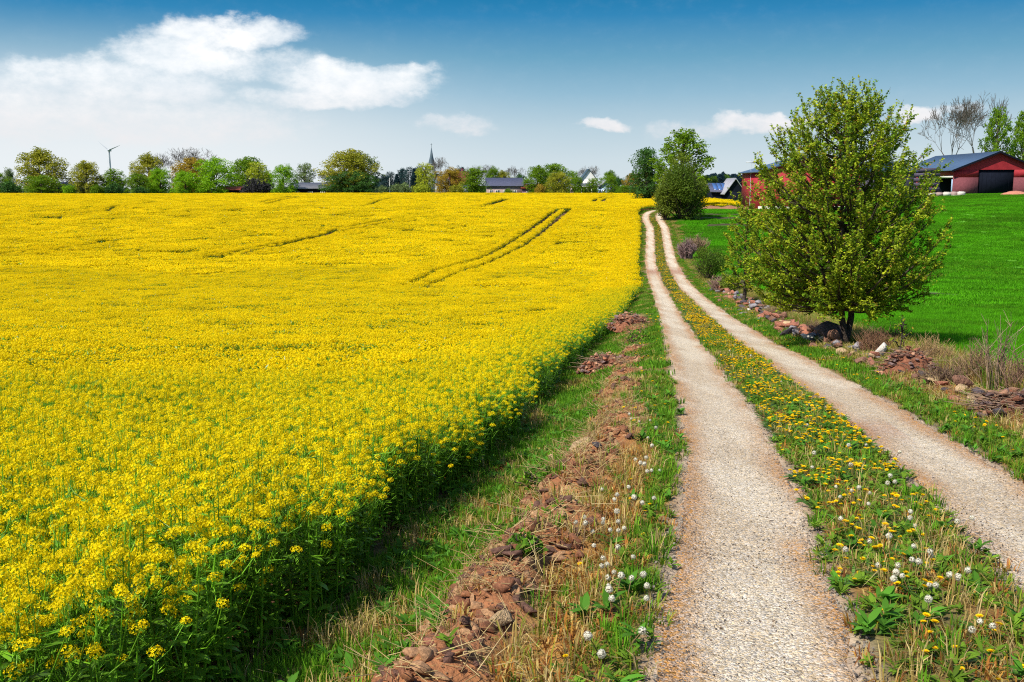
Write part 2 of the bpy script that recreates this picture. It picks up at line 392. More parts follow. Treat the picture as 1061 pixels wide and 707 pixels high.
def gravel_mat():
    m, t = mat_new('gravel')
    geo = N(t, 'ShaderNodeNewGeometry'); P = geo.outputs['Position']
    st = N(t, 'ShaderNodeMapping'); st.inputs['Scale'].default_value = (1.6, .22, 1); t.links.new(P, st.inputs[0])
    a = N(t, 'ShaderNodeAttribute', attribute_name='col'); sep = N(t, 'ShaderNodeSeparateColor'); t.links.new(a.outputs['Color'], sep.inputs[0])
    across = sep.outputs[0]
    big = N(t, 'ShaderNodeTexNoise'); big.inputs['Scale'].default_value = 1.1; big.inputs['Detail'].default_value = 5; t.links.new(st.outputs[0], big.inputs['Vector'])
    mid = N(t, 'ShaderNodeTexNoise'); mid.inputs['Scale'].default_value = 9; mid.inputs['Detail'].default_value = 8; mid.inputs['Roughness'].default_value = .75; t.links.new(P, mid.inputs['Vector'])
    vo = N(t, 'ShaderNodeTexVoronoi'); vo.inputs['Scale'].default_value = 75; t.links.new(P, vo.inputs['Vector'])
    vo2 = N(t, 'ShaderNodeTexVoronoi'); vo2.inputs['Scale'].default_value = 150; t.links.new(P, vo2.inputs['Vector'])
    c = mixc(t, smooth(t, big.outputs[0], .38, .62), (.46, .365, .255), (.54, .455, .34))
    c = mixc(t, math_(t, 'MULTIPLY', smooth(t, across, .25, .95), math_(t, 'ADD', .25, smooth(t, big.outputs[0], .7, .35))), c, (.40, .235, .12))
    c = mixc(t, math_(t, 'MULTIPLY', sep.outputs[1], .8), c, (.30, .13, .07))
    sv = N(t, 'ShaderNodeSeparateColor'); t.links.new(vo.outputs['Color'], sv.inputs[0])
    hs = N(t, 'ShaderNodeHueSaturation'); t.links.new(c, hs.inputs['Color'])
    v = math_(t, 'ADD', math_(t, 'MULTIPLY', sv.outputs[0], .8), math_(t, 'MULTIPLY', mid.outputs[0], .95))
    v = math_(t, 'ADD', v, .12); t.links.new(v, hs.inputs['Value'])
    sat = math_(t, 'ADD', .55, math_(t, 'MULTIPLY', sv.outputs[1], .8)); t.links.new(sat, hs.inputs['Saturation'])
    p = N(t, 'ShaderNodeBsdfPrincipled'); p.inputs['Roughness'].default_value = .9; p.inputs['Specular IOR Level'].default_value = .2
    t.links.new(hs.outputs[0], p.inputs['Base Color'])
    hgt = math_(t, 'ADD', math_(t, 'MULTIPLY', vo.outputs['Distance'], -.9), math_(t, 'ADD', math_(t, 'MULTIPLY', vo2.outputs['Distance'], -.5), mid.outputs[0]))
    b = N(t, 'ShaderNodeBump'); b.inputs['Strength'].default_value = 1.0; b.inputs['Distance'].default_value = .012
    t.links.new(hgt, b.inputs['Height']); t.links.new(b.outputs[0], p.inputs['Normal'])
    o = N(t, 'ShaderNodeOutputMaterial'); t.links.new(p.outputs[0], o.inputs[0])
    return m
GRAVEL = gravel_mat()
def make_tracks():
    Y = np.concatenate([np.arange(-7, 1, .4), np.arange(1, 14, .05), 14 * 1.006 ** np.arange(0, 425)]); Y = Y[Y < 179]
    for c in (-1.0, 1.0):
        k = np.linspace(-1, 1, 25)
        K, YY = np.meshgrid(k, Y)
        wl = .50 + .13 * (fbm(YY * 1.7 + c * 9, YY * 0 + 2, 4) - .5) * 2 + .03 * (vnoise(YY * 9, YY * 0 + c) - .5)
        wr = .50 + .13 * (fbm(YY * 1.5 + c * 31, YY * 0 + 5, 4) - .5) * 2 + .03 * (vnoise(YY * 9, YY * 0 + c + 7) - .5)
        T = c + np.where(K < 0, K * wl, K * wr); X = roadx(YY) + T
        e = np.abs(K); fm = sstep(YY, 7, 18)
        Z = gz(X, YY) * (1 - fm) + (gz(X, YY, False) + .012) * fm + .006 - .02 * (1 - e ** 2) - .035 * (e > .99) + .012 * (fbm(X * 5, YY * 5, 3) - .5) * (e < .98) * (1 - fm)
        red = np.exp(-((YY - 84) / 3.2) ** 2) * .9 + np.exp(-((YY - 11.4) / .8) ** 2) * (c > 0) * .55 * (K < .1)
        b = MB(); h, w = K.shape; idx = np.arange(h * w).reshape(h, w)
        Fc = np.stack([idx[:-1, :-1], idx[:-1, 1:], idx[1:, 1:], idx[1:, :-1]], -1).reshape(-1, 4)
        b.add(np.stack([X, YY, Z], -1).reshape(-1, 3), Fc, 0, np.stack([e.ravel(), red.ravel(), e.ravel() * 0], 1))
        tag(b.build('gravel_track', [GRAVEL], smooth=True), kind='structure')
make_tracks()

# ------------------------------------------------------------ scatter: one object, instanced through geometry nodes, for uncountable cover
def scatter(name, P, rot, scale, idx, meshes, label, cat):
    me = bpy.data.meshes.new(name); n = len(P)
    me.vertices.add(n); me.vertices.foreach_set('co', np.asarray(P, np.float32).ravel())
    a = me.attributes.new('rot', 'FLOAT_VECTOR', 'POINT'); a.data.foreach_set('vector', np.asarray(rot, np.float32).ravel())
    sc = np.asarray(scale, np.float32)
    if sc.ndim == 1: sc = np.repeat(sc[:, None], 3, 1)
    a = me.attributes.new('scl', 'FLOAT_VECTOR', 'POINT'); a.data.foreach_set('vector', sc.ravel())
    a = me.attributes.new('idx', 'INT', 'POINT'); a.data.foreach_set('value', np.asarray(idx, np.int32))
    o = bpy.data.objects.new(name, me); COL.objects.link(o)
    c = bpy.data.collections.new(name + '_kinds')
    for i, m in enumerate(meshes):
        v = bpy.data.objects.new('%s_kind_%03d' % (name, i), m); c.objects.link(v)
    g = bpy.data.node_groups.new(name, 'GeometryNodeTree')
    g.interface.new_socket('Geometry', in_out='INPUT', socket_type='NodeSocketGeometry')
    g.interface.new_socket('Geometry', in_out='OUTPUT', socket_type='NodeSocketGeometry')
    gi = g.nodes.new('NodeGroupInput'); go = g.nodes.new('NodeGroupOutput')
    ci = g.nodes.new('GeometryNodeCollectionInfo'); ci.inputs['Collection'].default_value = c
    ci.inputs['Separate Children'].default_value = True; ci.inputs['Reset Children'].default_value = True
    ip = g.nodes.new('GeometryNodeInstanceOnPoints'); ip.inputs['Pick Instance'].default_value = True
    def na(nm, dt):
        q = g.nodes.new('GeometryNodeInputNamedAttribute'); q.data_type = dt; q.inputs['Name'].default_value = nm
        return q.outputs['Attribute']
    g.links.new(gi.outputs[0], ip.inputs['Points']); g.links.new(ci.outputs[0], ip.inputs['Instance'])
    g.links.new(na('idx', 'INT'), ip.inputs['Instance Index']); g.links.new(na('rot', 'FLOAT_VECTOR'), ip.inputs['Rotation'])
    g.links.new(na('scl', 'FLOAT_VECTOR'), ip.inputs['Scale']); g.links.new(ip.outputs[0], go.inputs[0])
    md = o.modifiers.new('scatter', 'NODES'); md.node_group = g
    tag(o, label, cat, kind='stuff')
    return o
def jgrid(y0, y1, step, xlo, xhi, jit=.5):
    """jittered points: xlo, xhi are functions of Y"""
    out = []
    for y in np.arange(y0, y1, step):
        a, b = xlo(y), xhi(y)
        if b <= a: continue
        xs = np.arange(a, b, step)
        out.append(np.stack([xs + rng.uniform(-jit, jit, len(xs)) * step, y + rng.uniform(-jit, jit, len(xs)) * step], 1))
    return np.concatenate(out) if out else np.zeros((0, 2))
def unit(n): v = rng.normal(size=(n, 3)); return v / np.linalg.norm(v, axis=1, keepdims=True)
def tilt(P, yaw):
    e = .8; gx = (gz(P[:, 0] + e, P[:, 1], False) - gz(P[:, 0] - e, P[:, 1], False)) / (2 * e)
    gy = (gz(P[:, 0], P[:, 1] + e, False) - gz(P[:, 0], P[:, 1] - e, False)) / (2 * e)
    c, s = np.cos(yaw), np.sin(yaw)
    lx = gx * c + gy * s; ly = -gx * s + gy * c
    return np.stack([np.arctan(ly), -np.arctan(lx), yaw], 1)

# ------------------------------------------------------------ rapeseed
YEL = np.array([.84, .662, .002])
def raceme(b, c, r, nfl, fs, lod):
    """flower head: ring of open four-petal flowers round a dome of buds"""
    k = np.arange(nfl); a = k * 2.4 + rng.uniform(0, 6); h = (k + .5) / nfl
    ph = np.arccos(1 - 1.25 * h)
    d = np.stack([np.cos(a) * np.sin(ph), np.sin(a) * np.sin(ph), np.cos(ph) * .9], 1)
    P = c + d * r * rng.uniform(.8, 1.15, (nfl, 1))
    col = YEL * rng.uniform(.86, 1.08, (nfl, 1)) * np.array([1, 1, 1]) + np.array([0, -.06, 0]) * rng.uniform(0, 1, (nfl, 1)) ** 2
    nrm = d + .35 * unit(nfl); nrm /= np.linalg.norm(nrm, axis=1, keepdims=True)
    u = np.cross(nrm, unit(nfl)); u /= np.linalg.norm(u, axis=1, keepdims=True); v = np.cross(nrm, u)
    if lod == 0:
        for (p, q) in ((u, v), (v, -u)):
            for s in (1, -1):
                b.quads(P + s * p * fs * .5 + nrm * fs * .12, s * p * fs * .5 + nrm * fs * .12, q * fs * .33, 0, col)
        b.quads(np.array([c + [0, 0, r * .9]]), np.array([[0, 0, r * .3]]), np.array([[r * .25, 0, 0]]), 1, (.25, .36, .03))
    else:
        b.quads(P, u * fs, v * fs * .8, 0, col)
def leafy(b, base, d, L, wd, col, droop=.4):
    """a long leaf in three bent pieces"""
    d = np.array(d) / np.linalg.norm(d); s = np.cross(d, [0, 0, 1.]); s /= np.linalg.norm(s) + 1e-9
    p = np.array(base, float); ring = []
    for k, w in enumerate((.25, 1, .85, .05)):
        dd = d + np.array([0, 0, -droop * k * .5]); dd /= np.linalg.norm(dd)
        ring += [p - s * wd * w * .5, p + s * wd * w * .5]; p = p + dd * L / 3
    b.add(ring, [[0, 1, 3, 2], [2, 3, 5, 4], [4, 5, 7, 6]], 1, col)
def rape_plant(seed, flowers=1.0, H=1.0):
    b = MB()
    nb = rng.integers(5, 8)
    lean = rng.normal(0, .05, 2)
    g1 = np.array([.13, .29, .016])
    top = np.array([lean[0], lean[1], H])
    pts = [np.array([0, 0, 0.]), top * .35 + [0, 0, 0], top * .7, top]
    b.tube(np.array(pts), [.008, .007, .005, .0025], 4, 1, g1 * 1.5)
    heads = [(top, .95)]
    for k in range(nb):
        h0 = rng.uniform(.35, .85); a = rng.uniform(0, 6.28); ln = rng.uniform(.12, .26)
        p0 = top * h0; hh = H * (rng.uniform(.78, .99) if k % 3 else rng.uniform(.55, .9))
        p1 = np.array([p0[0] + math.cos(a) * ln, p0[1] + math.sin(a) * ln, max(hh, p0[2] + .1)])
        pm = (p0 + p1) / 2 + np.array([math.cos(a), math.sin(a), 0]) * .04 - [0, 0, .02]
        b.tube(np.array([p0, pm, p1]), [.0045, .0035, .002], 3, 1, g1 * 1.6)
        heads.append((p1, rng.uniform(.5, 1)))
        leafy(b, p0, [math.cos(a), math.sin(a), .25], rng.uniform(.07, .13), .03, g1 * rng.uniform(.8, 1.4), .6)
    for p, s in heads:
        if rng.random() < flowers:
            raceme(b, p, .028 * s + .007, int(13 + 14 * s), .0098, 0)
            # young pods and spent flowers below the head
            m = 7; z = rng.uniform(.03, .14, m); aa = rng.uniform(0, 6.28, m)
            q = p - np.stack([0 * z, 0 * z, z], 1); dr = np.stack([np.cos(aa), np.sin(aa), .7 + 0 * aa], 1) * .018
            b.quads(q + dr, dr, np.stack([-np.sin(aa), np.cos(aa), 0 * aa], 1) * .0018, 1, g1 * 2.0)
    for k in range(rng.integers(20, 28)):
        a = rng.uniform(0, 6.28); h = rng.uniform(.04, .78) * H
        L = rng.uniform(.05, .12) * (1.2 - h * .6)
        leafy(b, top * (h / H) * 1.0, [math.cos(a), math.sin(a), rng.uniform(.1, .7)], L, L * .38, g1 * rng.uniform(.6, 1.5) * np.array([1, 1, rng.uniform(.8, 1.6)]), rng.uniform(.3, 1.0))
    return b.mesh('rape_plant', [PETAL, STALK])
def rape_patch(size, nrac, r, per, fs, H=1.0, green=300, thin=.12):
    b = MB(); g1 = np.array([.13, .29, .016])
    hs = size / 2
    gate = rng.uniform(0, 99)
    for k in range(nrac):
        x, y = rng.uniform(-hs, hs, 2)
        low = rng.random()
        z = H * (1 - (.03 + .30 * low ** 1.5) - .12 * (vnoise(np.array([x * 2.2 / size * 2 + gate]), np.array([y * 2.2 / size * 2 + gate]))[0]))
        raceme(b, np.array([x, y, z]), r * rng.uniform(.7, 1.15), per, fs, 1)
    n = green
    c = np.stack([rng.uniform(-hs, hs, n), rng.uniform(-hs, hs, n), rng.uniform(.35, .86, n) * H], 1)
    u = unit(n); u[:, 2] = np.abs(u[:, 2]) + .4
    u /= np.linalg.norm(u, axis=1, keepdims=True); v = np.cross(u, unit(n)); k = max(.03, fs * 1.5)
    b.quads(c, u * k * 1.5, v * k * .45, 1, g1 * rng.uniform(.7, 1.6, (n, 1)))
    return b.mesh('rape_patch', [PETAL, STALK])

# tramlines, traced to the crop surface they cross
tram_px = [[(428, 291), (452, 279), (495, 268), (520, 256), (550, 236), (578, 217)],
           [(440, 296), (470, 284), (512, 269), (545, 252), (566, 236), (589, 217)],
           [(225, 264), (262, 257), (310, 248), (350, 237), (396, 228)], [(252, 262), (300, 252), (345, 241), (398, 231)],
           [(490, 214), (506, 211), (523, 206)], [(499, 214.5), (514, 210.5), (530, 206)],
           [(615, 209), (617, 206), (630, 203.5)], [(624, 209), (626, 206), (640, 203.5)],
           [(375, 213), (390, 208.5), (406, 205)], [(268, 210), (285, 206.5), (300, 204)], [(276, 211), (292, 207), (308, 204)],
           [(60, 224), (110, 218), (160, 209)], [(0, 262), (60, 258), (110, 250)]]
def trams():
    L = []
    for pl in tram_px:
        w = [ground_hit(x, y, .85) for x, y in pl]
        for a, b in zip(w[:-1], w[1:]): L.append((np.array(a), np.array(b)))
    return L
TR = trams()
def tram_dist(P):
    d = np.full(len(P), 1e9)
    for a, b in TR:
        ab = b - a; k = np.clip(((P - a) @ ab) / (ab @ ab), 0, 1)
        d = np.minimum(d, np.linalg.norm(P - a - k[:, None] * ab, axis=1))
    return d
def in_rape(P, marg=0.0):
    X, Y = P[:, 0], P[:, 1]; t = X - roadx(Y)
    a = (t < rape_edge(Y) - marg) & (Y < 174)
    b = (Y > 176 + marg) & (X < 26 + (Y - 176) * 1.2) & (X < 40 + marg * 0)
    c = (Y > 188 + marg) & (X < 49 - marg) & (X > 30)
    k = (a | b | c) & (Y < 330)
    for (x, y, r) in ((32.6, 187, 2.0), (31, 232, 2.5)): k &= (np.hypot(X - x, Y - y) > r)
    return k
def bandsel(q): return .02 + .96 * np.clip((fbm(q[:, 0] * .11, q[:, 1] * .11, 2) - .25) * 2, 0, 1)
def make_rape():
    M = []
    plants = [rape_plant(i) for i in range(12)]; M += plants                       # 0-11
    sparse = [rape_plant(i, .3, .78) for i in range(6)]; M += sparse               # 12-17
    p1 = [rape_patch(1.0, 215, .028, 13, .012, green=400) for i in range(5)]; M += p1          # 18-22
    p05 = [rape_patch(.5, 46, .036, 7, .022, green=70) for i in range(4)]; M += p05              # 23-26
    p3 = [rape_patch(3.2, 1020, .048, 5, .043, H=.97, green=1500) for i in range(5)]; M += p3            # 27-31
    P, I, Sc, Rt = [], [], [], []
    def put(p, lo, hi, smin, smax, tilted=False, sink=0):
        n = len(p)
        if n == 0: return
        yaw = rng.uniform(0, 6.283, n)
        z = gz(p[:, 0], p[:, 1], False) - sink
        P.append(np.column_stack([p, z])); I.append(rng.integers(lo, hi, n))
        s = rng.uniform(smin, smax, n)
        # the stand is taller and shorter in slow waves
        s = s * (.90 + .20 * fbm(p[:, 0] * .35, p[:, 1] * .35, 3))
        if not tilted or True: s = s * (1 - .22 * (fbm(p[:, 0] * 1.1 + 31, p[:, 1] * 1.1, 3) < .36))
        Sc.append(np.column_stack([rng.uniform(.95, 1.1, n), rng.uniform(.95, 1.1, n), s]))
        if tilted: Rt.append(tilt(p, yaw))
        else: Rt.append(np.column_stack([rng.normal(0, .06, n), rng.normal(0, .06, n), yaw]))
    lo = lambda y: -.64 * y - 3.5
    ed = lambda y: float(roadx(y)) + float(rape_edge(y)) + .38
    q = jgrid(-.5, 15, .140, lo, ed); q = q[in_rape(q)]
    put(q, 0, 12, .80, 1.1)
    q = jgrid(-.5, 60, .19, lambda y: ed(y) - .65, ed); q = q[in_rape(q)]; t = q[:, 0] - roadx(q[:, 1])
    put(q[t > rape_edge(q[:, 1]) - .3], 12, 18, .75, 1.05)
    q = jgrid(15, 60, .2, lambda y: ed(y) - 2.2, ed); q = q[in_rape(q)]
    put(q, 0, 12, .86, 1.05)
    q = jgrid(15, 98, .78, lo, lambda y: ed(y) - 1.5); q = q[in_rape(q, 1.1)]; td = tram_dist(q); q = q[(td > 1.2) & (sstep(q[:, 1], 70, 98) < bandsel(q))]
    put(q, 18, 23, .88, 1.06, True)
    q = jgrid(60, 172, .36, lambda y: ed(y) - 3.2, ed); q = q[in_rape(q)]; q = q[tram_dist(q) > .5]
    put(q, 23, 27, .88, 1.06)
    q = jgrid(66, 325, 2.3, lambda y: -.6 * y - 5, lambda y: 50); q = q[in_rape(q, 1.7)]; q = q[(tram_dist(q) > 2.5) & (sstep(q[:, 1], 67, 95) >= bandsel(q) - .06)]
    put(q, 27, 32, .9, 1.08, True)
    # fine patches right beside the tramlines
    for a, b in TR:
        L = np.linalg.norm(b - a); n = int(L / .36 * 3.1 / .36 * 2)
        k = rng.uniform(0, 1, n); off = rng.uniform(-3.1, 3.1, n); d = (b - a) / L; nn = np.array([-d[1], d[0]])
        q = a + k[:, None] * (b - a) + off[:, None] * nn
        q = q[in_rape(q, .1)]; q = q[q[:, 1] > 60]; td = tram_dist(q); q = q[td > .46 + .0022 * (q[:, 1] - 80).clip(0, 200)]
        put(q, 23, 27, .88, 1.05)
    scatter('rapeseed_crop', np.concatenate(P), np.concatenate(Rt), np.concatenate(Sc), np.concatenate(I), M,
            'yellow flowering rapeseed crop filling the field left of the track', 'rapeseed')
make_rape()

# ------------------------------------------------------------ grasses
LUSH = [(.10, .26, .012), (.14, .31, .015), (.07, .19, .012)]
OLIVE = [(.20, .25, .02), (.28, .27, .03), (.13, .19, .02)]
STRAWC = [(.46, .34, .11), (.36, .26, .08), (.52, .40, .17)]
RUST = [(.34, .14, .03), (.42, .22, .04), (.24, .09, .03)]
GREENF = [(.085, .31, .004), (.11, .38, .006), (.065, .25, .004)]
GREEND = [(.05, .21, .004), (.08, .27, .006), (.10, .25, .006)]
def tuft(nb, rad, h0, h1, wd, cols, lean=.45, patch=False, flop=.5):
    b = MB()
    c = np.array(cols)[rng.integers(0, len(cols), nb)] * rng.uniform(.75, 1.25, (nb, 1))
    a = rng.uniform(0, 6.283, nb); r = rad * np.sqrt(rng.uniform(0, 1, nb))
    if patch: base = np.column_stack([rng.uniform(-rad, rad, (nb, 2)), np.zeros(nb)])
    else: base = np.column_stack([np.cos(a) * r, np.sin(a) * r, 0 * r])
    dirn = np.column_stack([np.cos(a), np.sin(a)]) ; L = rng.uniform(h0, h1, nb); ln = rng.uniform(.05, lean, nb)
    s = np.column_stack([-np.sin(a), np.cos(a), 0 * a]) * wd
    s = s * rng.uniform(.7, 1.3, (nb, 1))
    p1 = base + np.column_stack([dirn * (L * ln * .4)[:, None], L * .55])
    p2 = base + np.column_stack([dirn * (L * ln * 1.2)[:, None], L * (1 - flop * ln)])
    V = np.stack([base - s * .5, base + s * .5, p1 + s * .45, p1 - s * .45, p2 + s * .06, p2 - s * .06], 1).reshape(-1, 3)
    k = np.arange(nb)[:, None] * 6
    b.add(V, np.concatenate([k + np.array([[0, 1, 2, 3]]), k + np.array([[3, 2, 4, 5]])]), 0, np.repeat(c, 6, 0))
    return b
def weed(nl, L, col):
    b = MB()
    for k in range(nl):
        a = rng.uniform(0, 6.28); l = rng.uniform(.6, 1) * L
        leafy(b, [0, 0, rng.uniform(0, L * .6)], [math.cos(a), math.sin(a), rng.uniform(.3, 1.2)], l, l * .32, np.array(col) * rng.uniform(.7, 1.3), .5)
    return b
def make_grass():
    M = []
    def add(f, n):
        s = len(M)
        for i in range(n): M.append(f())
        return (s, len(M))
    gm = [GRASS]
    g2 = [GRASS, GRASS]
    lush = add(lambda: tuft(26, .055, .05, .14, .007, LUSH).mesh('grass_tuft', gm), 5)
    olive = add(lambda: tuft(24, .055, .03, .09, .0065, OLIVE + LUSH[:1], .8).mesh('grass_tuft', gm), 5)
    straw = add(lambda: tuft(22, .06, .06, .20, .005, STRAWC + OLIVE[:1], .9, flop=.8).mesh('grass_tuft', gm), 4)
    rust = add(lambda: tuft(24, .06, .03, .10, .008, RUST + STRAWC[:1], .9, flop=.8).mesh('grass_tuft', gm), 4)
    wd = add(lambda: weed(11, .11, (.08, .22, .02)).mesh('weed', g2), 4)
    low = add(lambda: weed(11, .075, (.14, .25, .02)).mesh('weed', g2), 4)
    pl = add(lambda: tuft(170, .24, .05, .15, .012, LUSH, patch=True).mesh('grass_patch', gm), 3)
    po = add(lambda: tuft(170, .24, .03, .10, .013, OLIVE + LUSH[:2], .8, patch=True).mesh('grass_patch', gm), 3)
    ps = add(lambda: tuft(130, .24, .05, .16, .012, STRAWC + OLIVE, .8, patch=True).mesh('grass_patch', gm), 3)
    P, I, Sc, Rt = [], [], [], []
    def put(p, kinds, probs, smin=.8, smax=1.25, til=False):
        n = len(p)
        if n == 0: return
        probs = np.asarray(probs, float)
        if probs.ndim == 1: probs = np.tile(probs, (n, 1))
        probs = probs / probs.sum(1, keepdims=True); cum = probs.cumsum(1)
        w = (rng.random((n, 1)) > cum).sum(1).clip(0, len(kinds) - 1)
        lo = np.array([k[0] for k in kinds])[w]; hi = np.array([k[1] for k in kinds])[w]
        I.append(lo + (rng.random(n) * (hi - lo)).astype(int))
        yaw = rng.uniform(0, 6.283, n); P.append(np.column_stack([p, gz(p[:, 0], p[:, 1]) - .004]))
        Sc.append(rng.uniform(smin, smax, n)); Rt.append(tilt(p, yaw) if til else np.column_stack([0 * yaw, 0 * yaw, yaw]))
    K = (lush, olive, straw, rust, wd, low)
    # close verges, tuft by tuft
    q = jgrid(-1, 17, .080, lambda y: float(roadx(y)) - 4.1, lambda y: float(roadx(y)) + 3.5)
    t = q[:, 0] - roadx(q[:, 1]); Y = q[:, 1]
    n1 = fbm(q[:, 0] * .9 + 3, Y * .9, 3); n2 = fbm(q[:, 0] * 2.6, Y * 2.6 + 8, 3); rg = ridge_gate(t, Y)
    wob = .10 * (fbm(Y * 2.2, t * 0 + np.sign(t) * 4, 3) - .5) * 2
    at_ = np.abs(t)
    veg = (t > rape_edge(Y) - .5) & ((at_ < .50 + wob) | (at_ > 1.50 - wob))
    dens = np.where(at_ < .5, .9 + .8 * (n2 - .45), .95)
    dens = np.where(t < -1.4, .95, dens)
    dens = dens * (1 - np.clip(rg * 1.9, 0, .88))
    dens = np.where((t > 2.35) & (t < 3.05), .3, dens)
    edge = np.minimum(np.abs(at_ - .5), np.abs(at_ - 1.5)) < .09
    dens = np.where(edge, dens * .55, dens)
    dens = np.where(t < -3.9, .4, dens)
    keep = veg & (rng.random(len(q)) < dens); q, t, Y, n1, n2 = q[keep], t[keep], Y[keep], n1[keep], n2[keep]
    pr = np.zeros((len(q), 6)); pr[:] = (.2, .5, .06, .05, .05, .35)
    cen = np.abs(t) < .7; pr[cen] = (.06, .5, .06, .12, .10, .9)
    m = cen & (Y < 7.5); pr[m] = (.04, .40, .22, .30, .06, .7)
    lv = t < -1.4; pr[lv] = (.3, .6, .06, .08, .12, .5)
    mm = lv & (t < -1.78) & (t > -2.15) & (Y < 10); pr[mm] = (.02, .10, .35, 1.0, .02, .04)
    mm = lv & (t < -2.1) & (t > -2.7); pr[mm] = (.25, .12, .55, .55, .08, .05)
    mm = (t < -2.65) & (n2 > .40); pr[mm] = (1.3, .3, .12, .05, .4, .3)
    mm = (t < -2.65) & (n2 <= .40); pr[mm] = (.3, .25, .55, .55, .15, .1)
    rv = t > 1.4; pr[rv] = (.25, .75, .06, .05, .12, .6)
    mm = t > 2.2; pr[mm] = (.1, .25, .5, .8, .05, .1)
    put(q, K, pr)
    # further along, in small patches
    KP = (pl, po, ps)
    for (y0, y1, st) in ((17, 60, .30), (60, 176, .42)):
        q = jgrid(y0, y1, st, lambda y: float(roadx(y)) - 4.2, lambda y: float(roadx(y)) + 4.6, .4)
        t = q[:, 0] - roadx(q[:, 1]); at_ = np.abs(t)
        n2 = fbm(q[:, 0] * .8, q[:, 1] * .8, 3)
        k = ((at_ < .32) | (at_ > 1.72)) & (t > rape_edge(q[:, 1]) - .5) & (rng.random(len(q)) < np.where(rg_ok(t, q[:, 1]), .95, .12))
        q, t, n2 = q[k], t[k], n2[k]
        pr = np.zeros((len(q), 3)); pr[:] = (.5, .5, .08); pr[np.abs(t) < .5] = (.10, .8, .35)
        pr[(t < -2.6)] = (1, .15, .08); mm = (t > 2.4) & (t < 4.3); pr[mm] = (.1, .3, .9); mm = (t < -2) & (n2 > .55); pr[mm] = (.2, .4, .4)
        put(q, KP, pr, .8, 1.15, True)
    scatter('verge_grass', np.concatenate(P), np.concatenate(Rt), np.concatenate(Sc), np.concatenate(I), M,
            'rough grass and low weeds on the verges and between the wheel tracks', 'grass')
    # the green cereal field
    M2 = [tuft(330, .27, .10, .22, .008, GREENF if i < 2 else GREEND, patch=True).mesh('cereal', gm) for i in range(4)]
    M2 += [tuft(900, 1.15, .12, .24, .03, GREENF if i < 2 else GREEND, patch=True).mesh('cereal', gm) for i in range(4)]
    q = jgrid(9, 46, .44, lambda y: float(roadx(y)) + 3.55, lambda y: .66 * y + 5, .45)
    i1 = rng.integers(0, 4, len(q))
    q2 = jgrid(46, 242, 1.9, lambda y: max(float(roadx(y)) + (4.4 if y < 176 else 24), 0), lambda y: .62 * y + 10, .35)
    q2 = q2[(q2[:, 1] < 212 + .22 * (q2[:, 0] - 60).clip(0, 60)) | (q2[:, 0] > 140)]
    q2 = q2[~((q2[:, 0] > 36) & (q2[:, 0] < 64) & (q2[:, 1] > 168) & (q2[:, 1] < 190))]
    q2 = q2[~((q2[:, 1] > 178) & (q2[:, 0] < 52))]
    i2 = rng.integers(4, 8, len(q2)); q = np.concatenate([q, q2]); i1 = np.concatenate([i1, i2])
    fn = fbm(q[:, 0] * .12, q[:, 1] * .12, 3) + .25 * (fbm(q[:, 0] * .9, q[:, 1] * .9, 2) - .5); i1 = (i1 // 4) * 4 + (fn + rng.normal(0, .06, len(q)) > .54) * 2 + (i1 % 2)
    # no cereal over the painted shadow stripes and the bare patch
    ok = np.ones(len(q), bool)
    for (px0, py0, px1, py1) in SHADOW_BARE_STRIPES:
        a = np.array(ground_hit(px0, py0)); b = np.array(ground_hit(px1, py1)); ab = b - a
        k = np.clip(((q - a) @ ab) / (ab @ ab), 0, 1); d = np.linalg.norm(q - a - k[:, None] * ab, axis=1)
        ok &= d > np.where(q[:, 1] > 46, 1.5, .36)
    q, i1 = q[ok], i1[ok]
    yaw = rng.uniform(0, 6.283, len(q))
    scatter('young_cereal', np.column_stack([q, gz(q[:, 0], q[:, 1], False)]), tilt(q, yaw), rng.uniform(.85, 1.15, len(q)), i1, M2,
            'bright green young cereal covering the field right of the track', 'cereal crop')
def rg_ok(t, Y): return ridge_gate(t, Y) < .35
make_grass()

# ------------------------------------------------------------ stones, soil, twigs
def hull(n, sx, sy, sz, rg=None, flat=.0):
    import bmesh
    bm = bmesh.new(); pts = unit(n) * rng.uniform(.8, 1.0, (n, 1))
    for p in pts: bm.verts.new((p[0] * sx, p[1] * sy, p[2] * sz))
    bmesh.ops.convex_hull(bm, input=bm.verts)
    for v in [v for v in bm.verts if not v.link_faces]: bm.verts.remove(v)
    bmesh.ops.bevel(bm, geom=list(bm.edges), offset=min(sx, sy, sz) * .06, segments=1, affect='EDGES')
    bmesh.ops.triangulate(bm, faces=bm.faces)
    bm.verts.index_update()
    V = np.array([v.co[:] for v in bm.verts]); Fc = np.array([[v.index for v in f.verts] + [f.verts[2].index] for f in bm.faces])
    bm.free(); return V, Fc
def rock_mesh(size, col, name='field_stone', mats=None):
    b = MB(); V, Fc = hull(12, size * rng.uniform(.45, .62), size * rng.uniform(.28, .45), size * rng.uniform(.18, .34))
    b.add(V, Fc, 0, np.array(col) * np.ones((len(V), 3)) * rng.uniform(.85, 1.15, (len(V), 1)))
    return b.mesh(name, mats or [STONE])
ROCKC = {'reddish': (.33, .13, .08), 'brown': (.19, .095, .06), 'grey': (.22, .20, .21), 'tan': (.45, .31, .17), 'dark': (.075, .06, .065), 'pale': (.55, .50, .43)}
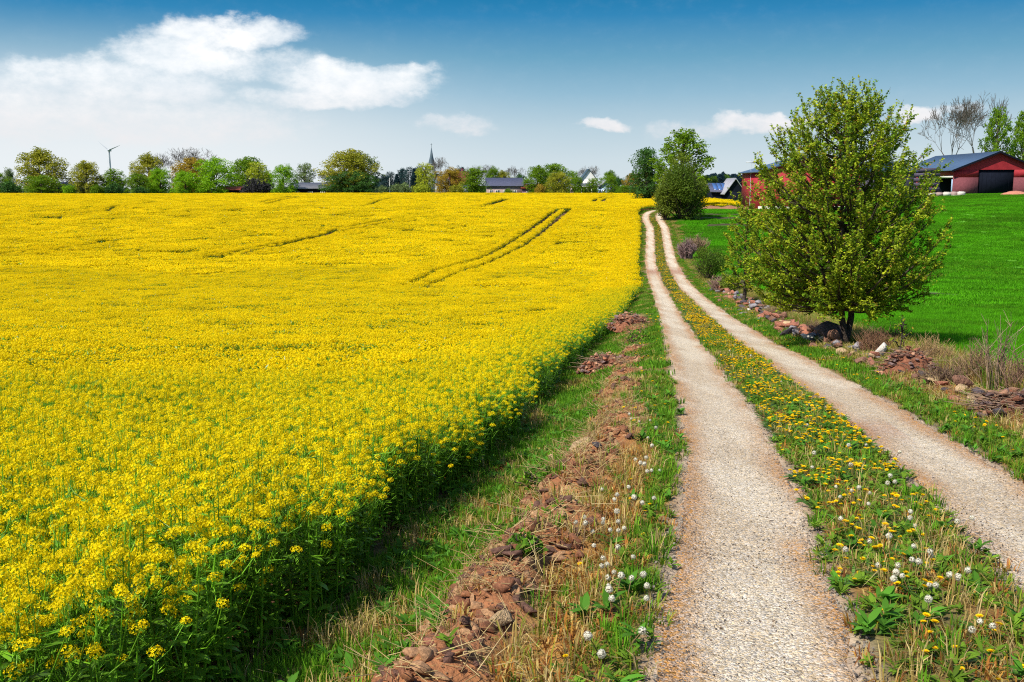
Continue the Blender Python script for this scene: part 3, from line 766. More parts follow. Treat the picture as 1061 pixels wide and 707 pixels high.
def make_stones():
    pool = {k: [rock_mesh(1.0, c) for _ in range(5)] for k, c in ROCKC.items()}
    def stone(x, y, size, kind, label, group=None, lift=.3, rot=None, parts=False):
        o = bpy.data.objects.new('field_stone', random.choice(pool[kind])); COL.objects.link(o)
        o.location = (x, y, gz1(x, y) + size * .3 * lift); o.scale = (size, size, size * random.uniform(.85, 1.1))
        o.rotation_euler = rot or (random.uniform(-.35, .35), random.uniform(-.35, .35), random.uniform(0, 6.28))
        return tag(o, label, 'stone', group)
    names = {'reddish': 'reddish brown angular stone in the low stone row beside the right wheel track', 'brown': 'dull brown stone in the low stone row beside the right wheel track',
             'grey': 'blue grey stone in the low stone row beside the right wheel track', 'dark': 'dark stone in the low stone row beside the right wheel track', 'tan': 'sandy tan stone in the low stone row beside the right wheel track', 'pale': 'pale stone in the low stone row beside the right wheel track'}
    for k in range(272):
        Y = 11.5 + 53 * (k / 272) ** .85 + random.uniform(-.2, .2)
        if Y < 24 and random.random() < .25: continue
        wdt = max(.22, .42 + .016 * (Y - 24)); c = 2.55 + .018 * max(Y - 24, -6)
        t = c + random.gauss(0, wdt * .55)
        kind = random.choices(['reddish', 'brown', 'grey', 'dark', 'tan', 'pale'], [.27, .27, .18, .21, .05, .02])[0]
        top = max(0, 1 - abs(t - c) / (wdt * 1.1))
        s = random.uniform(.2, .56) * (1 + .004 * (Y - 24)) * (.62 if Y < 22 else 1)
        o = stone(float(roadx(Y)) + t, Y, s, kind, names[kind], 'stones of the low row between track and green field', lift=.2 + 2.0 * top * random.random())
    # stones one can point at
    def single(px, py, wpx, kind, label, lift=.6, rot=None, zs=1.0):
        x, y = ground_hit(px, py); d = math.hypot(x, y); s = wpx / F * d * 1.1
        o = stone(x, y, s, kind, label, None, lift, rot or (0.1, -.1, random.uniform(0, 3)))
        o.scale = (s, s * .9, s * zs); o.location.z = gz1(x, y) + s * .26 * zs * lift
        return o
    single(910, 377, 23, 'pale', 'pale grey upright boulder left of the red brown earth mound by the right track', .9, (0.2, -.5, .5), 1.3)
    single(858, 360, 42, 'dark', 'largest dark boulder at the foot of the big leafy tree', .9, (0, .2, .3), 1.0)
    single(838, 356, 20, 'pale', 'pale slab leaning on the dark boulder below the big leafy tree', .8)
    single(872, 370, 18, 'tan', 'light sandy stone on the grass edge in front of the dark boulder', .7)
    single(834, 352, 28, 'reddish', 'orange brown stone at the near end of the stone row, left of the tree', .8)
    single(816, 350, 22, 'dark', 'black stone beside the orange stone near the tree', .8)
    single(893, 380, 20, 'brown', 'brown stone half sunk in earth between the boulder and the earth mound', .6)
    single(990, 412, 30, 'brown', 'brown boulder with dark right side below the bare tall stems', .9, (0, .3, .2))
    single(1012, 419, 20, 'dark', 'small dark stone right of the brown boulder under the bare stems', .6)
    single(1036, 430, 34, 'dark', 'dark broken stone in the heap at the right edge of the photo', .7)
    single(1056, 436, 30, 'grey', 'grey broken stone in the heap at the far right edge', .7)
    single(960, 398, 18, 'dark', 'dark stone at the foot of the red brown earth mound', .6)
    # left verge
    single(603, 484, 30, 'tan', 'flat tan stone on top of the dug up soil left of the track', .9, (0.1, -.3, .5), .6)
    single(575, 482, 16, 'tan', 'small pointed tan stone left of the flat tan stone', .9, (0.5, .7, .2))
    single(618, 487, 17, 'dark', 'dark blue grey stone right of the flat tan stone on the dug soil', .8)
    single(548, 548, 27, 'brown', 'brown stone lying in front of the green clump on the dug soil', .9)
    single(590, 545, 34, 'dark', 'long dark stone half buried in the dug soil left of the track', .6, (0, 0, .7), .6)
    single(520, 672, 34, 'tan', 'sandy brown stone among dead roots at the bottom of the photo', .9)
    single(482, 690, 26, 'brown', 'brown flat stone at the bottom edge below the sandy stone', .7)
    single(450, 706, 32, 'reddish', 'red brown stone at the bottom left end of the dug soil', .7)
    # clods of dug soil: nobody could count them
    cl = []
    for c in ((.30, .125, .055), (.22, .09, .045), (.13, .065, .045), (.40, .22, .11)):
        for _ in range(3): cl.append(rock_mesh(1.0, c, 'soil_clod', [CLOD]))
    tw = []
    for _ in range(6):
        b = MB(); n = 7
        a = rng.uniform(0, 6.28, n); L = rng.uniform(.05, .2, n)
        A = np.column_stack([rng.uniform(-.1, .1, (n, 2)), rng.uniform(.0, .04, n)]); B = A + np.column_stack([np.cos(a) * L, np.sin(a) * L, rng.uniform(-.01, .10, n)])
        b.prisms(A, B, .0022, .0012, 3, 0, np.array([(.46, .33, .14), (.28, .14, .07), (.55, .42, .2)])[rng.integers(0, 3, n)])
        tw.append(b.mesh('dead_roots', [STRAW]))
    q = jgrid(-.5, 60, .045, lambda y: float(roadx(y)) - 3.5, lambda y: float(roadx(y)) - 2.0)
    q = q[(q[:, 1] < 16) | (rng.random(len(q)) < .6)]
    t = q[:, 0] - roadx(q[:, 1]); k = rng.random(len(q)) < ridge_gate(t, q[:, 1]) * .95 - .03; q = q[k]
    n = len(q); s = .02 + .15 * rng.random(n) ** 5; s = s * np.where(q[:, 1] > 15, 1.15, 1)
    q3 = jgrid(4, 30, .07, lambda y: float(roadx(y)) + 2.3, lambda y: float(roadx(y)) + 3.2); q3 = q3[rng.random(len(q3)) < .55]
    s3 = .02 + .10 * rng.random(len(q3)) ** 3
    q4 = q[rng.random(n) < .11]; q5 = q3[rng.random(len(q3)) < .16]
    qq = np.concatenate([q, q3, q4, q5]); ss = np.concatenate([s, s3, rng.uniform(.7, 1.4, len(q4)), rng.uniform(.7, 1.6, len(q5))])
    ii = np.concatenate([rng.integers(0, 12, n + len(q3)), rng.integers(12, 18, len(q4) + len(q5))])
    z = gz(qq[:, 0], qq[:, 1]) + np.where(ii < 12, ss * .1, .005)
    m = len(qq); rot = np.column_stack([rng.normal(0, .35, m), rng.normal(0, .35, m), rng.uniform(0, 6.28, m)]); rot[ii >= 12, :2] *= .3
    scatter('soil_clods', np.column_stack([qq, z]), rot, ss, ii, cl + tw, 'crumbled red brown soil, clods and dead roots strewn along the verges', 'soil')
    # gravel lying loose on the wheel tracks
    pm = [rock_mesh(1.0, c, 'gravel_stone') for c in ((.5, .42, .33), (.32, .26, .22), (.62, .55, .46), (.42, .28, .18), (.2, .17, .15))]
    A = []
    for y0, y1, nn in ((1.5, 7, 21000), (7, 16, 15000)):
        Y = rng.uniform(y0, y1, nn); sd = rng.choice([-1, 1], nn); t = sd + rng.uniform(-.56, .56, nn)
        w = np.abs(np.abs(t) - 1) / .5; k = rng.random(nn) < .35 + .65 * w ** 2
        A.append(np.column_stack([roadx(Y[k]) + t[k], Y[k]]))
    q = np.concatenate(A); m = len(q); e = np.abs(np.abs(q[:, 0] - roadx(q[:, 1])) - 1)
    s = (.007 + .016 * rng.random(m) ** 3) * (1 + .5 * (e > .42))
    scatter('loose_gravel', np.column_stack([q, gz(q[:, 0], q[:, 1]) + .006 - .02 * (1 - (e / .5) ** 2).clip(0, 1) + .002]), rng.uniform(0, 6.28, (m, 3)), s, rng.integers(0, 5, m), pm,
            'loose gravel lying on the two wheel tracks', 'gravel')
    # earth mounds
    def mound(px, py, wpx, hpx, label, twigs=160, name='earth_mound', tone=1.0):
        x, y = ground_hit(px, py); d = math.hypot(x, y); w = wpx / F * d; h = hpx / F * d
        root = empty(name, (x, y, gz1(x, y) - .02)); tag(root, label, 'mound')
        b = MB()
        n = 22; a = np.linspace(0, 2 * math.pi, n, endpoint=False); V = []; rings = 9
        for i in range(rings):
            rr = 1 - i / (rings - 1); zz = h * (1 - rr ** 2) ** .8
            for j in range(n):
                q_ = .22 * (vnoise(np.array([math.cos(a[j]) * 2 + px]), np.array([math.sin(a[j]) * 2 + i * .5]))[0] - .5) * 2
                V.append([math.cos(a[j]) * w * .5 * (rr + q_ * rr), math.sin(a[j]) * w * .42 * (rr + q_ * rr), zz * (1 + q_ * 1.3) - .03])
        f = [[i * n + j, i * n + (j + 1) % n, (i + 1) * n + (j + 1) % n, (i + 1) * n + j] for i in range(rings - 1) for j in range(n)]
        b.add(V, f, 0, np.array([.22, .085, .045]) * tone); b.build('soil', [CLOD], root)
        c = MB()
        for k in range(210):
            r_ = math.sqrt(random.random()) * 1.12; aa = random.uniform(0, 6.28); s_ = random.uniform(.02, .13) * (.5 + w * .35)
            V_, F_ = hull(10, s_, s_ * random.uniform(.5, .9), s_ * random.uniform(.35, .6))
            M_ = Matrix.Rotation(random.uniform(0, 6), 3, 'Z'); V_ = np.array([M_ @ Vector(v) for v in V_])
            p = np.array([math.cos(aa) * w * .5 * r_, math.sin(aa) * w * .4 * r_, h * max(0, 1 - r_ ** 2) ** .8 + random.uniform(-.05, .08) * w])
            c.add(V_ + p, F_, 0, np.array(random.choice([(.34, .13, .07), (.24, .09, .05), (.15, .07, .05), (.42, .22, .13), (.2, .13, .12)])) * tone)
        tag(c.build('clods', [CLOD], root), kind='stuff')
        e = MB(); n = twigs; r_ = np.sqrt(rng.random(n)); aa = rng.uniform(0, 6.28, n)
        A = np.column_stack([np.cos(aa) * w * .5 * r_, np.sin(aa) * w * .4 * r_, h * (1 - r_ ** 2) ** .8 + .02]); L = rng.uniform(.15, .5, n) * (.6 + w * .4); b2 = rng.uniform(0, 6.28, n)
        B = A + np.column_stack([np.cos(b2) * L, np.sin(b2) * L, rng.uniform(-.2, .25, n) * L])
        e.prisms(A, B, .006, .002, 3, 0, np.array([(.36, .24, .16), (.2, .11, .08), (.45, .3, .2)])[rng.integers(0, 3, n)])
        tag(e.build('dead_twigs', [STRAW], root), kind='stuff')
    mound(653, 343, 46, 15, 'farthest heap of red brown soil and roots on the left verge')
    mound(631, 384, 58, 15, 'second heap of soil and matted dead roots on the left verge', 260)
    mound(940, 392, 56, 22, 'red brown earth mound beside the pale boulder on the right verge', 140, tone=.85)
    mound(1046, 434, 66, 18, 'dark heap of broken sods and roots at the right edge', 260, tone=.6)
make_stones()

# ------------------------------------------------------------ dandelions
def make_dandelions():
    fl, ck = [], []
    for _ in range(6):
        b = MB(); h = rng.uniform(.04, .11); ln = rng.normal(0, .02, 2)
        top = np.array([ln[0], ln[1], h])
        b.tube(np.array([[0, 0, 0], top * .5 + [0, 0, .005], top]), [.0025, .0022, .002], 4, 1, (.22, .22, .06))
        for ring, (n, r, up) in enumerate(((18, .021, .35), (14, .017, .8), (9, .012, 1.7))):
            a = np.arange(n) * 6.283 / n + rng.uniform(0, 1); d = np.column_stack([np.cos(a), np.sin(a), up * np.ones(n)]); d /= np.linalg.norm(d, axis=1, keepdims=True)
            s = np.column_stack([-np.sin(a), np.cos(a), 0 * a])
            b.quads(top + d * r * .5, d * r * .5, s * .004, 0, np.array([.92, .66 - .03 * ring, .006]) * rng.uniform(.85, 1.05, (n, 1)))
        for k in range(5):
            a = rng.uniform(0, 6.28); leafy(b, [0, 0, .005], [math.cos(a), math.sin(a), .5], rng.uniform(.07, .14), .025, np.array((.07, .16, .02)) * rng.uniform(.7, 1.3), .5)
        fl.append(b.mesh('dandelion', [PETAL, STALK]))
    for _ in range(5):
        b = MB(); h = rng.uniform(.09, .17); ln = rng.normal(0, .03, 2); top = np.array([ln[0], ln[1], h])
        b.tube(np.array([[0, 0, 0], top * .5 + [0, 0, .01], top]), [.003, .0026, .0022], 4, 1, (.32, .20, .10))
        d = unit(150) * rng.uniform(.8, 1.12, (150, 1)); s = np.cross(d, unit(150)); s /= np.linalg.norm(s, axis=1, keepdims=True); v = np.cross(d, s)
        b.quads(top + d * .0170, s * .0036, v * .0036, 0, np.array([.76, .73, .60]) * rng.uniform(.85, 1.08, (150, 1)))
        b.prisms(np.tile(top, (60, 1)), top + d[:60] * .017, .0005, .0005, 3, 0, (.6, .55, .42))
        k = unit(12) * .005; s = np.cross(k, unit(12)); s /= np.linalg.norm(s, axis=1, keepdims=True)
        b.quads(top + k, s * .005, np.cross(k / .005, s) * .005, 0, (.35, .24, .12))
        ck.append(b.mesh('dandelion_clock', [PETAL, STALK]))
    # seed clocks where the photograph shows them
    pts = []
    for (cx, cy, sx, sy, n) in ((628, 548, 16, 14, 14), (636, 610, 22, 14, 20), (672, 470, 10, 14, 9), (668, 497, 10, 7, 8), (655, 530, 14, 10, 8), (612, 580, 12, 12, 6), (660, 640, 18, 20, 4), (617, 693, 20, 8, 3),
                                (905, 540, 30, 22, 20), (955, 600, 30, 24, 22), (880, 480, 26, 18, 12), (990, 640, 40, 26, 12), (830, 420, 26, 20, 10), (665, 440, 10, 14, 6), (760, 370, 14, 10, 5)):
        for _ in range(max(3, int(n * .72))): pts.append(ground_hit(cx + random.gauss(0, sx), cy + random.gauss(0, sy)))
    for (x, y) in pts:
        t = x - float(roadx(y))
        if .52 < abs(t) < 1.5: continue
        o = bpy.data.objects.new('dandelion_clock', random.choice(ck)); COL.objects.link(o)
        o.location = (x, y, gz1(x, y) - .005); o.rotation_euler = (random.gauss(0, .1), random.gauss(0, .1), random.uniform(0, 6.28)); s = random.uniform(.8, 1.2); o.scale = (s, s, s)
        if t < -1: tag(o, 'white round dandelion seed head on the verge left of the track', 'dandelion', 'dandelion clocks on the left verge')
        else: tag(o, 'white round dandelion seed head on the grass strip between the wheel tracks', 'dandelion', 'dandelion clocks on the middle strip')
    q = []
    for (y0, y1, lo, hi, dn) in ((2, 6, -.5, .5, 16), (5.0, 9, -.5, .5, 60), (8, 18, -.48, .5, 135), (18, 40, -.46, .46, 130), (40, 150, -.4, .4, 45), (3, 30, 1.52, 2.2, 9), (30, 150, 1.6, 2.3, 4), (3, 9, -2.1, -1.55, 4), (9, 40, -2.3, -1.55, 6)):
        n = int((y1 - y0) * (hi - lo) * dn); Y = rng.uniform(y0, y1, n); t = rng.uniform(lo, hi, n)
        k = fbm(t * 3.2 + 5, Y * 2.2, 3) > (.49 if abs(lo) < 1 else .5)
        q.append(np.column_stack([roadx(Y[k]) + t[k], Y[k]]))
    q = np.concatenate(q); q = q[np.abs(q[:, 0]) < q[:, 1] * .56 + .3]; q = q[np.argsort(q[:, 1])]
    pk = q[:300]
    for (x, y) in pk:
        o = bpy.data.objects.new('dandelion', random.choice(fl)); COL.objects.link(o)
        o.location = (x, y, gz1(x, y) - .004); o.rotation_euler = (random.gauss(0, .15), random.gauss(0, .15), random.uniform(0, 6.28)); s = random.uniform(.7, 1.25); o.scale = (s, s, s)
        t = x - float(roadx(y))
        if t < -1: tag(o, 'yellow dandelion in bloom on the verge left of the track', 'dandelion', 'dandelions on the left verge')
        elif t > 1: tag(o, 'yellow dandelion in bloom on the verge right of the track', 'dandelion', 'dandelions on the right verge')
        else: tag(o, 'yellow dandelion in bloom on the grass strip between the wheel tracks', 'dandelion', 'dandelions on the middle strip')
    r = q[300:]; n = len(r)
    scatter('distant_dandelions', np.column_stack([r, gz(r[:, 0], r[:, 1])]), np.column_stack([rng.normal(0, .15, (n, 2)), rng.uniform(0, 6.28, n)]), rng.uniform(.9, 1.4, n) * np.where(r[:, 1] > 35, 1.5, 1), rng.integers(0, 6, n), fl,
            'yellow dandelions dotted along the grassy strip further down the track', 'dandelions')
make_dandelions()

# ------------------------------------------------------------ trees
def cherry_tree(name, x, y, H, prof, n_limb, label, nsec=8, stems=2, leafsize=.036, z0=None, tint=(1, 1, 1), trunk_r=.11, dens=1.0, cat='tree', group=None, zlow=.13, zmin=.42, cx=0.0):
    root = empty(name, (x, y, (gz1(x, y) if z0 is None else z0) - .03)); tag(root, label, cat, group)
    tr = MB(); tw = MB(); lf = MB()
    axes = []
    for s in range(stems):
        a = s * 3.0 + .4; off = .10 if stems > 1 else 0
        n = 9; zz = np.linspace(0, H * (.93 - .12 * s), n); sp = (zz / H) ** .8
        px_ = np.cos(a) * (off * np.minimum(zz / .5, 1) + .16 * sp * (stems > 1)) + cx * sp * .6 + .05 * np.sin(zz * 2 + s); py_ = np.sin(a) * (off * np.minimum(zz / .5, 1) + .3 * sp * (stems > 1)) + .05 * np.cos(zz * 1.7)
        pts = np.column_stack([px_, py_, zz]); rad = trunk_r * (1 - zz / H) ** .8 + .008; rad[0] *= 1.15
        tr.tube(pts, rad, 9, 0, (1, 1, 1), lump=.08); axes.append(pts)
    pz = np.array([p[0] for p in prof]); pr = np.array([p[1] for p in prof])
    LA, LD = [], []
    for i in range(n_limb):
        zf = zlow + (.99 - zlow) * (i + .5) / n_limb; az = i * 2.39996 + random.uniform(-.3, .3)
        rad = np.interp(zf, pz, pr) * random.uniform(.72, 1.06)
        zt = zf * H; rise = rad * random.uniform(.45, .95) if zf > .3 else rad * random.uniform(-.25, .3)
        zs = max(min(zmin, H * .3), min(zt - rise, H * .9)); ax = axes[i % stems]
        p0 = np.array([np.interp(zs, ax[:, 2], ax[:, k]) for k in range(3)])
        p2 = np.array([math.cos(az) * rad + cx, math.sin(az) * rad, zt]); L = np.linalg.norm(p2 - p0)
        p1 = p0 * .45 + p2 * .55 + np.array([math.cos(az) * .12, math.sin(az) * .12, -.16]) * L * .8
        k = np.linspace(0, 1, 8)[:, None]; P = p0 * (1 - k) ** 2 + 2 * p1 * k * (1 - k) + p2 * k ** 2
        P[1:-1] += rng.normal(0, .025, (6, 3))
        r0 = .012 + .012 * L
        tr.tube(P, np.linspace(r0, .005, 8), 5)
        dt = P[7] - P[6]; dt = dt / np.linalg.norm(dt) + np.array([0, 0, .5]); dt /= np.linalg.norm(dt); lt = random.uniform(.22, .55) * (H / 6.3) ** .7
        tw.prisms([P[7]], [P[7] + dt * lt], .005, .002, 3); LA.append(P[7]); LD.append(dt * lt); LA.append(P[5]); LD.append(P[7] - P[5])
        m = int(nsec * (.5 + L / 2.2))
        for j in range(m):
            u = .18 + .82 * (j + random.random()) / m; q = np.array([np.interp(u, np.linspace(0, 1, 8), P[:, c]) for c in range(3)])
            d = P[min(7, int(u * 7) + 1)] - P[min(6, int(u * 7))]; d = d / np.linalg.norm(d)
            w = unit(1)[0]; w = w - d * (w @ d); w /= np.linalg.norm(w); dd = d * .75 + w * .75 + np.array([0, 0, .42]); dd /= np.linalg.norm(dd)
            l2 = random.uniform(.28, .62) * (1.15 - .45 * u) * (H / 6.3) ** .5
            e = q + dd * l2; tw.prisms([q], [e], .006, .003, 3)
            LA.append(q + dd * l2 * .25); LD.append(dd * l2 * .8)
            for _ in range(2):
                uu = random.uniform(.2, .8); qq = q + dd * l2 * uu; w2 = unit(1)[0] * .8 + dd * .6 + np.array([0, 0, .4]); w2 /= np.linalg.norm(w2); l3 = l2 * random.uniform(.3, .55)
                tw.prisms([qq], [qq + w2 * l3], .004, .002, 3); LA.append(qq); LD.append(w2 * l3 * 1.05)
    LA = np.array(LA); LD = np.array(LD); Ln = np.linalg.norm(LD, axis=1)
    cnt = np.maximum(2, (Ln / .0165 * dens).astype(int)); src = np.repeat(np.arange(len(LA)), cnt); n = len(src)
    C = LA[src] + LD[src] * rng.random((n, 1)) + unit(n) * rng.uniform(.008, .062, (n, 1))
    tone = rng.random(len(LA))[src]
    g, yg, br = np.array([.14, .27, .014]), np.array([.44, .50, .025]), np.array([.36, .20, .035])
    col = g * (1 - tone[:, None]) + yg * tone[:, None]; bz = rng.random(n) < .04; col[bz] = br; col = col * rng.uniform(.6, 1.3, (n, 1))
    u = unit(n); u[:, 2] = u[:, 2] * .6; u /= np.linalg.norm(u, axis=1, keepdims=True); v = np.cross(u, unit(n) + np.array([0, 0, 1.2])); v /= np.linalg.norm(v, axis=1, keepdims=True) + 1e-9
    s = leafsize * rng.uniform(.7, 1.25, (n, 1))
    lf.quads(C, u * s, v * s * .58, 0, col)
    tr.V += [p for p in tw.V]; tr.Fq += [f + tr.n for f in tw.Fq]; tr.M += tw.M; tr.C += tw.C; tr.n += tw.n
    tr.build('trunk', [BARK], root, smooth=True)
    c = lf.build('crown', [LEAF], root); c.color = (*tint, 1)
    return root
def make_near_trees():
    p = at(876, 350, 25.2)
    cherry_tree('broadleaf_tree', p.x, 25.2, 6.4, [(.10, 1.3), (.16, 1.9), (.24, 2.2), (.33, 2.5), (.45, 2.6), (.56, 2.5), (.68, 2.25), (.8, 1.85), (.9, 1.3), (.96, .75), (1, .25)], 205,
                'big young leafy tree with yellow green upswept branches beside the stone row', nsec=8, leafsize=.037, zlow=.15, zmin=.95, dens=1.1, trunk_r=.078, cx=-.28)
    p = at(771, 303, 50)
    cherry_tree('broadleaf_tree', p.x, 50, 4.9, [(.1, .5), (.3, 1.1), (.5, 1.3), (.7, 1.05), (.9, .6), (1, .1)], 46,
                'small leafy tree growing out of the stone row, left of the big tree', nsec=7, stems=1, leafsize=.055, trunk_r=.09, dens=.75)
make_near_trees()

def shrub_mesh(W_, H_, n, size, cols, stems=16, airy=0.0):
    """returns (wood, leaves) meshes at real scale"""
    w = MB(); l = MB(); tips = []
    for i in range(stems):
        a = random.uniform(0, 6.28); r = math.sqrt(random.random()) * W_ * .5; h = H_ * math.sqrt(max(.05, 1 - (r / W_ * 1.9) ** 2)) * random.uniform(.8, 1.0)
        P = np.array([[math.cos(a) * r * .15, math.sin(a) * r * .15, 0], [math.cos(a) * r * .55, math.sin(a) * r * .55, h * .5], [math.cos(a) * r, math.sin(a) * r, h]])
        w.tube(P, [.02 * H_ / 2, .014 * H_ / 2, .006], 4); tips.append(P)
        m = 7
        k = rng.uniform(.3, 1, m); B0 = np.array([P[0] + (P[2] - P[0]) * kk for kk in k]); d = unit(m); d[:, 2] = np.abs(d[:, 2]); w.prisms(B0, B0 + d * W_ * .12, .006, .003, 3)
    nb = 26; bc = []
    for i in range(nb):
        d = unit(1)[0]; rr = random.uniform(.45, .92); bc.append([d[0] * W_ * .42 * rr, d[1] * W_ * .42 * rr, H_ * (.5 + d[2] * .42 * rr)])
    bc = np.array(bc); k = rng.integers(0, nb, n); R_ = rng.uniform(.13, .24, nb)
    d = unit(n); C = bc[k] + d * (R_[k] * (W_ + H_) / 2)[:, None] * rng.uniform(.5, 1.08, (n, 1)); C[:, 2] = np.abs(C[:, 2])
    tone = rng.random(nb)[k][:, None]; col = np.array(cols[0]) * (1 - tone) + np.array(cols[1]) * tone; col = col * rng.uniform(.7, 1.3, (n, 1))
    u = unit(n); v = np.cross(u, unit(n)); v /= np.linalg.norm(v, axis=1, keepdims=True) + 1e-9; s = size * rng.uniform(.6, 1.3, (n, 1))
    l.quads(C, u * s, v * s * .6, 0, col)
    return w.mesh('stems', [BARK]), l.mesh('foliage', [LEAF])
def tree_mesh(kind, H=14.0, seed=0):
    """far broadleaf tree: trunk and limbs, crown of leaf clumps with gaps"""
    w = MB(); l = MB()
    if kind == 'broad':   Wd, base, ncl, nl, size, fill = .86 * H, .10, 50, 13500, .165, 1.0
    elif kind == 'airy':  Wd, base, ncl, nl, size, fill = .62 * H, .20, 46, 5200, .16, .8
    elif kind == 'birch': Wd, base, ncl, nl, size, fill = .56 * H, .15, 60, 8000, .14, .75
    elif kind == 'tall':  Wd, base, ncl, nl, size, fill = .52 * H, .08, 46, 9000, .16, 1.0
    elif kind == 'round': Wd, base, ncl, nl, size, fill = .95 * H, .02, 46, 15000, .165, 1.1
    bc, R_ = [], []
    for i in range(ncl):
        zf = base + (.95 - base) * ((i + random.random()) / ncl); q = (zf - base) / (1 - base)
        if kind == 'round': rp = math.sqrt(max(0, 1 - (2 * q - .95) ** 2 * .95))
        elif kind == 'tall': rp = math.sin(math.pi * min(1, q ** .75 * .97 + .03)) ** .55
        else: rp = math.sin(math.pi * min(1, q ** .8 * .92 + .07)) ** .7
        a = i * 2.4 + random.uniform(-.5, .5); rr = rp * Wd * .5 * random.uniform(.35, .86)
        R0 = H * random.uniform(.085, .135) * (1 if kind != 'birch' else .8)
        bc.append([math.cos(a) * rr, math.sin(a) * rr, zf * H - R0 * .3]); R_.append(R0 * fill)
    bc = np.array(bc); R_ = np.array(R_)
    w.tube(np.array([[0, 0, -.5], [.1, 0, H * .2], [-.1, .1, H * .5], [0, 0, H * .85]]), [.028 * H, .022 * H, .014 * H, .003 * H], 7)
    for c in bc:
        z = max(H * .1, c[2] - math.hypot(c[0], c[1]) * .8 - .5); p0 = np.array([0, 0, z]); pm = (p0 + c) / 2 + np.array([0, 0, -.2])
        w.tube(np.array([p0, pm, c]), [.009 * H, .006 * H, .002 * H], 4)
    k = rng.choice(len(bc), nl, p=R_ ** 2 / (R_ ** 2).sum())
    # sub-clumps give an uneven outline
    sc = unit(len(bc) * 9).reshape(len(bc), 9, 3); j = rng.integers(0, 9, nl)
    C = bc[k] + sc[k, j] * (R_[k] * .75)[:, None] + unit(nl) * (R_[k] * .52 * rng.random(nl) ** .5)[:, None]
    if kind in ('round', 'broad', 'tall'):
        m_ = rng.random(nl) < .3; C[m_, :2] *= rng.uniform(.3, .9, (m_.sum(), 1))
    tone = (rng.random(len(bc))[k] * .6 + rng.random((len(bc), 9))[k, j] * .4)[:, None]
    col = np.array([.75, .8, .7]) * (1 - tone) + np.array([1.3, 1.2, 1.1]) * tone; col = col * rng.uniform(.75, 1.25, (nl, 1))
    u = unit(nl); v = np.cross(u, unit(nl)); v /= np.linalg.norm(v, axis=1, keepdims=True) + 1e-9; s = size * (H / 14) * rng.uniform(.7, 1.4, (nl, 1))
    l.quads(C, u * s, v * s * .7, 0, col)
    return w.mesh('trunk', [BARKG]), l.mesh('crown', [LEAF]), Wd, H
def conifer_mesh(H=16.0, pine=False):
    w = MB(); l = MB(); w.tube(np.array([[0, 0, -.5], [0, 0, H * .98]]), [.02 * H, .003 * H], 6)
    Wd = H * (.42 if pine else .36); A, B = [], []
    n = 130
    z = H * (.12 + .86 * np.arange(n) / n) if not pine else H * (.42 + .55 * np.arange(n) / n)
    q = (z / H); r = Wd * .5 * ((1 - q) * 1.1 if not pine else np.sin(np.pi * ((q - .38) / .62).clip(0, 1)) ** .6) * rng.uniform(.65, 1.1, n) + .15; a = np.arange(n) * 2.4
    A = np.column_stack([0 * z, 0 * z, z]); B = np.column_stack([np.cos(a) * r, np.sin(a) * r, z - r * (.25 if not pine else -.25)])
    w.prisms(A, B, .05, .015, 3)
    m = 64; k = np.repeat(np.arange(n), m); u_ = rng.uniform(.2, 1.05, n * m)[:, None]; C = A[k] * (1 - u_) + B[k] * u_ + unit(n * m) * .28 * np.array([1, 1, .6])
    u = unit(n * m); v = np.cross(u, unit(n * m)); v /= np.linalg.norm(v, axis=1, keepdims=True); s = .26 * rng.uniform(.6, 1.3, (n * m, 1))
    l.quads(C, u * s, v * s * .45, 0, rng.uniform(.65, 1.35, (n * m, 1)) * np.ones(3))
    return w.mesh('trunk', [BARKG]), l.mesh('crown', [LEAF]), Wd, H
def bare_mesh(H=16.0, spread=1.15):
    w = MB()
    A, B, r0, r1 = [], [], [], []
    def grow(p, d, L, r, lev):
        if lev > 6: return
        k = 3 if lev < 5 else 2
        q = p; dd = d
        for _ in range(k):
            dd = dd + unit(1)[0] * .16 + np.array([0, 0, .05]); dd /= np.linalg.norm(dd); e = q + dd * L / k
            A.append(q); B.append(e); r0.append(r); r1.append(r * .86); r *= .86; q = e
        nb = 4 if lev == 0 else (3 if lev < 5 else 2)
        for i in range(nb):
            w2 = unit(1)[0]; w2 = w2 - dd * (w2 @ dd); w2 /= np.linalg.norm(w2); sp = random.uniform(.35, .75) * spread
            nd = dd * math.cos(sp) + w2 * math.sin(sp) + np.array([0, 0, .12]); nd /= np.linalg.norm(nd)
            grow(q, nd, L * random.uniform(.66, .82), max(r * .62, .034), lev + 1)
    grow(np.array([0, 0, -.3]), np.array([0, 0, 1.]), H * .24, H * .022, 0)
    B_ = np.array(B); s = H / B_[:, 2].max(); w.prisms(np.array(A) * s, B_ * s, np.array(r0), np.array(r1), 3, 0)
    Wd = np.ptp(B_[:, 0]) * s
    return w.mesh('branches', [BARKG]), None, Wd, H
KM = {}
for kd, nn in (('broad', 3), ('airy', 2), ('birch', 2), ('tall', 2), ('round', 3)): KM[kd] = [tree_mesh(kd) for _ in range(nn)]
KM['spruce'] = [conifer_mesh() for _ in range(2)]; KM['pine'] = [conifer_mesh(16, True) for _ in range(2)]; KM['bare'] = [bare_mesh() for _ in range(3)]
OLV = (.32, .33, .03); GRN = (.15, .27, .012); BRT = (.22, .42, .012); DRK = (.06, .15, .03); BRZ = (.36, .26, .03); BLU = (.03, .07, .10); GRY = (.17, .24, .09); YGR = (.36, .42, .03)
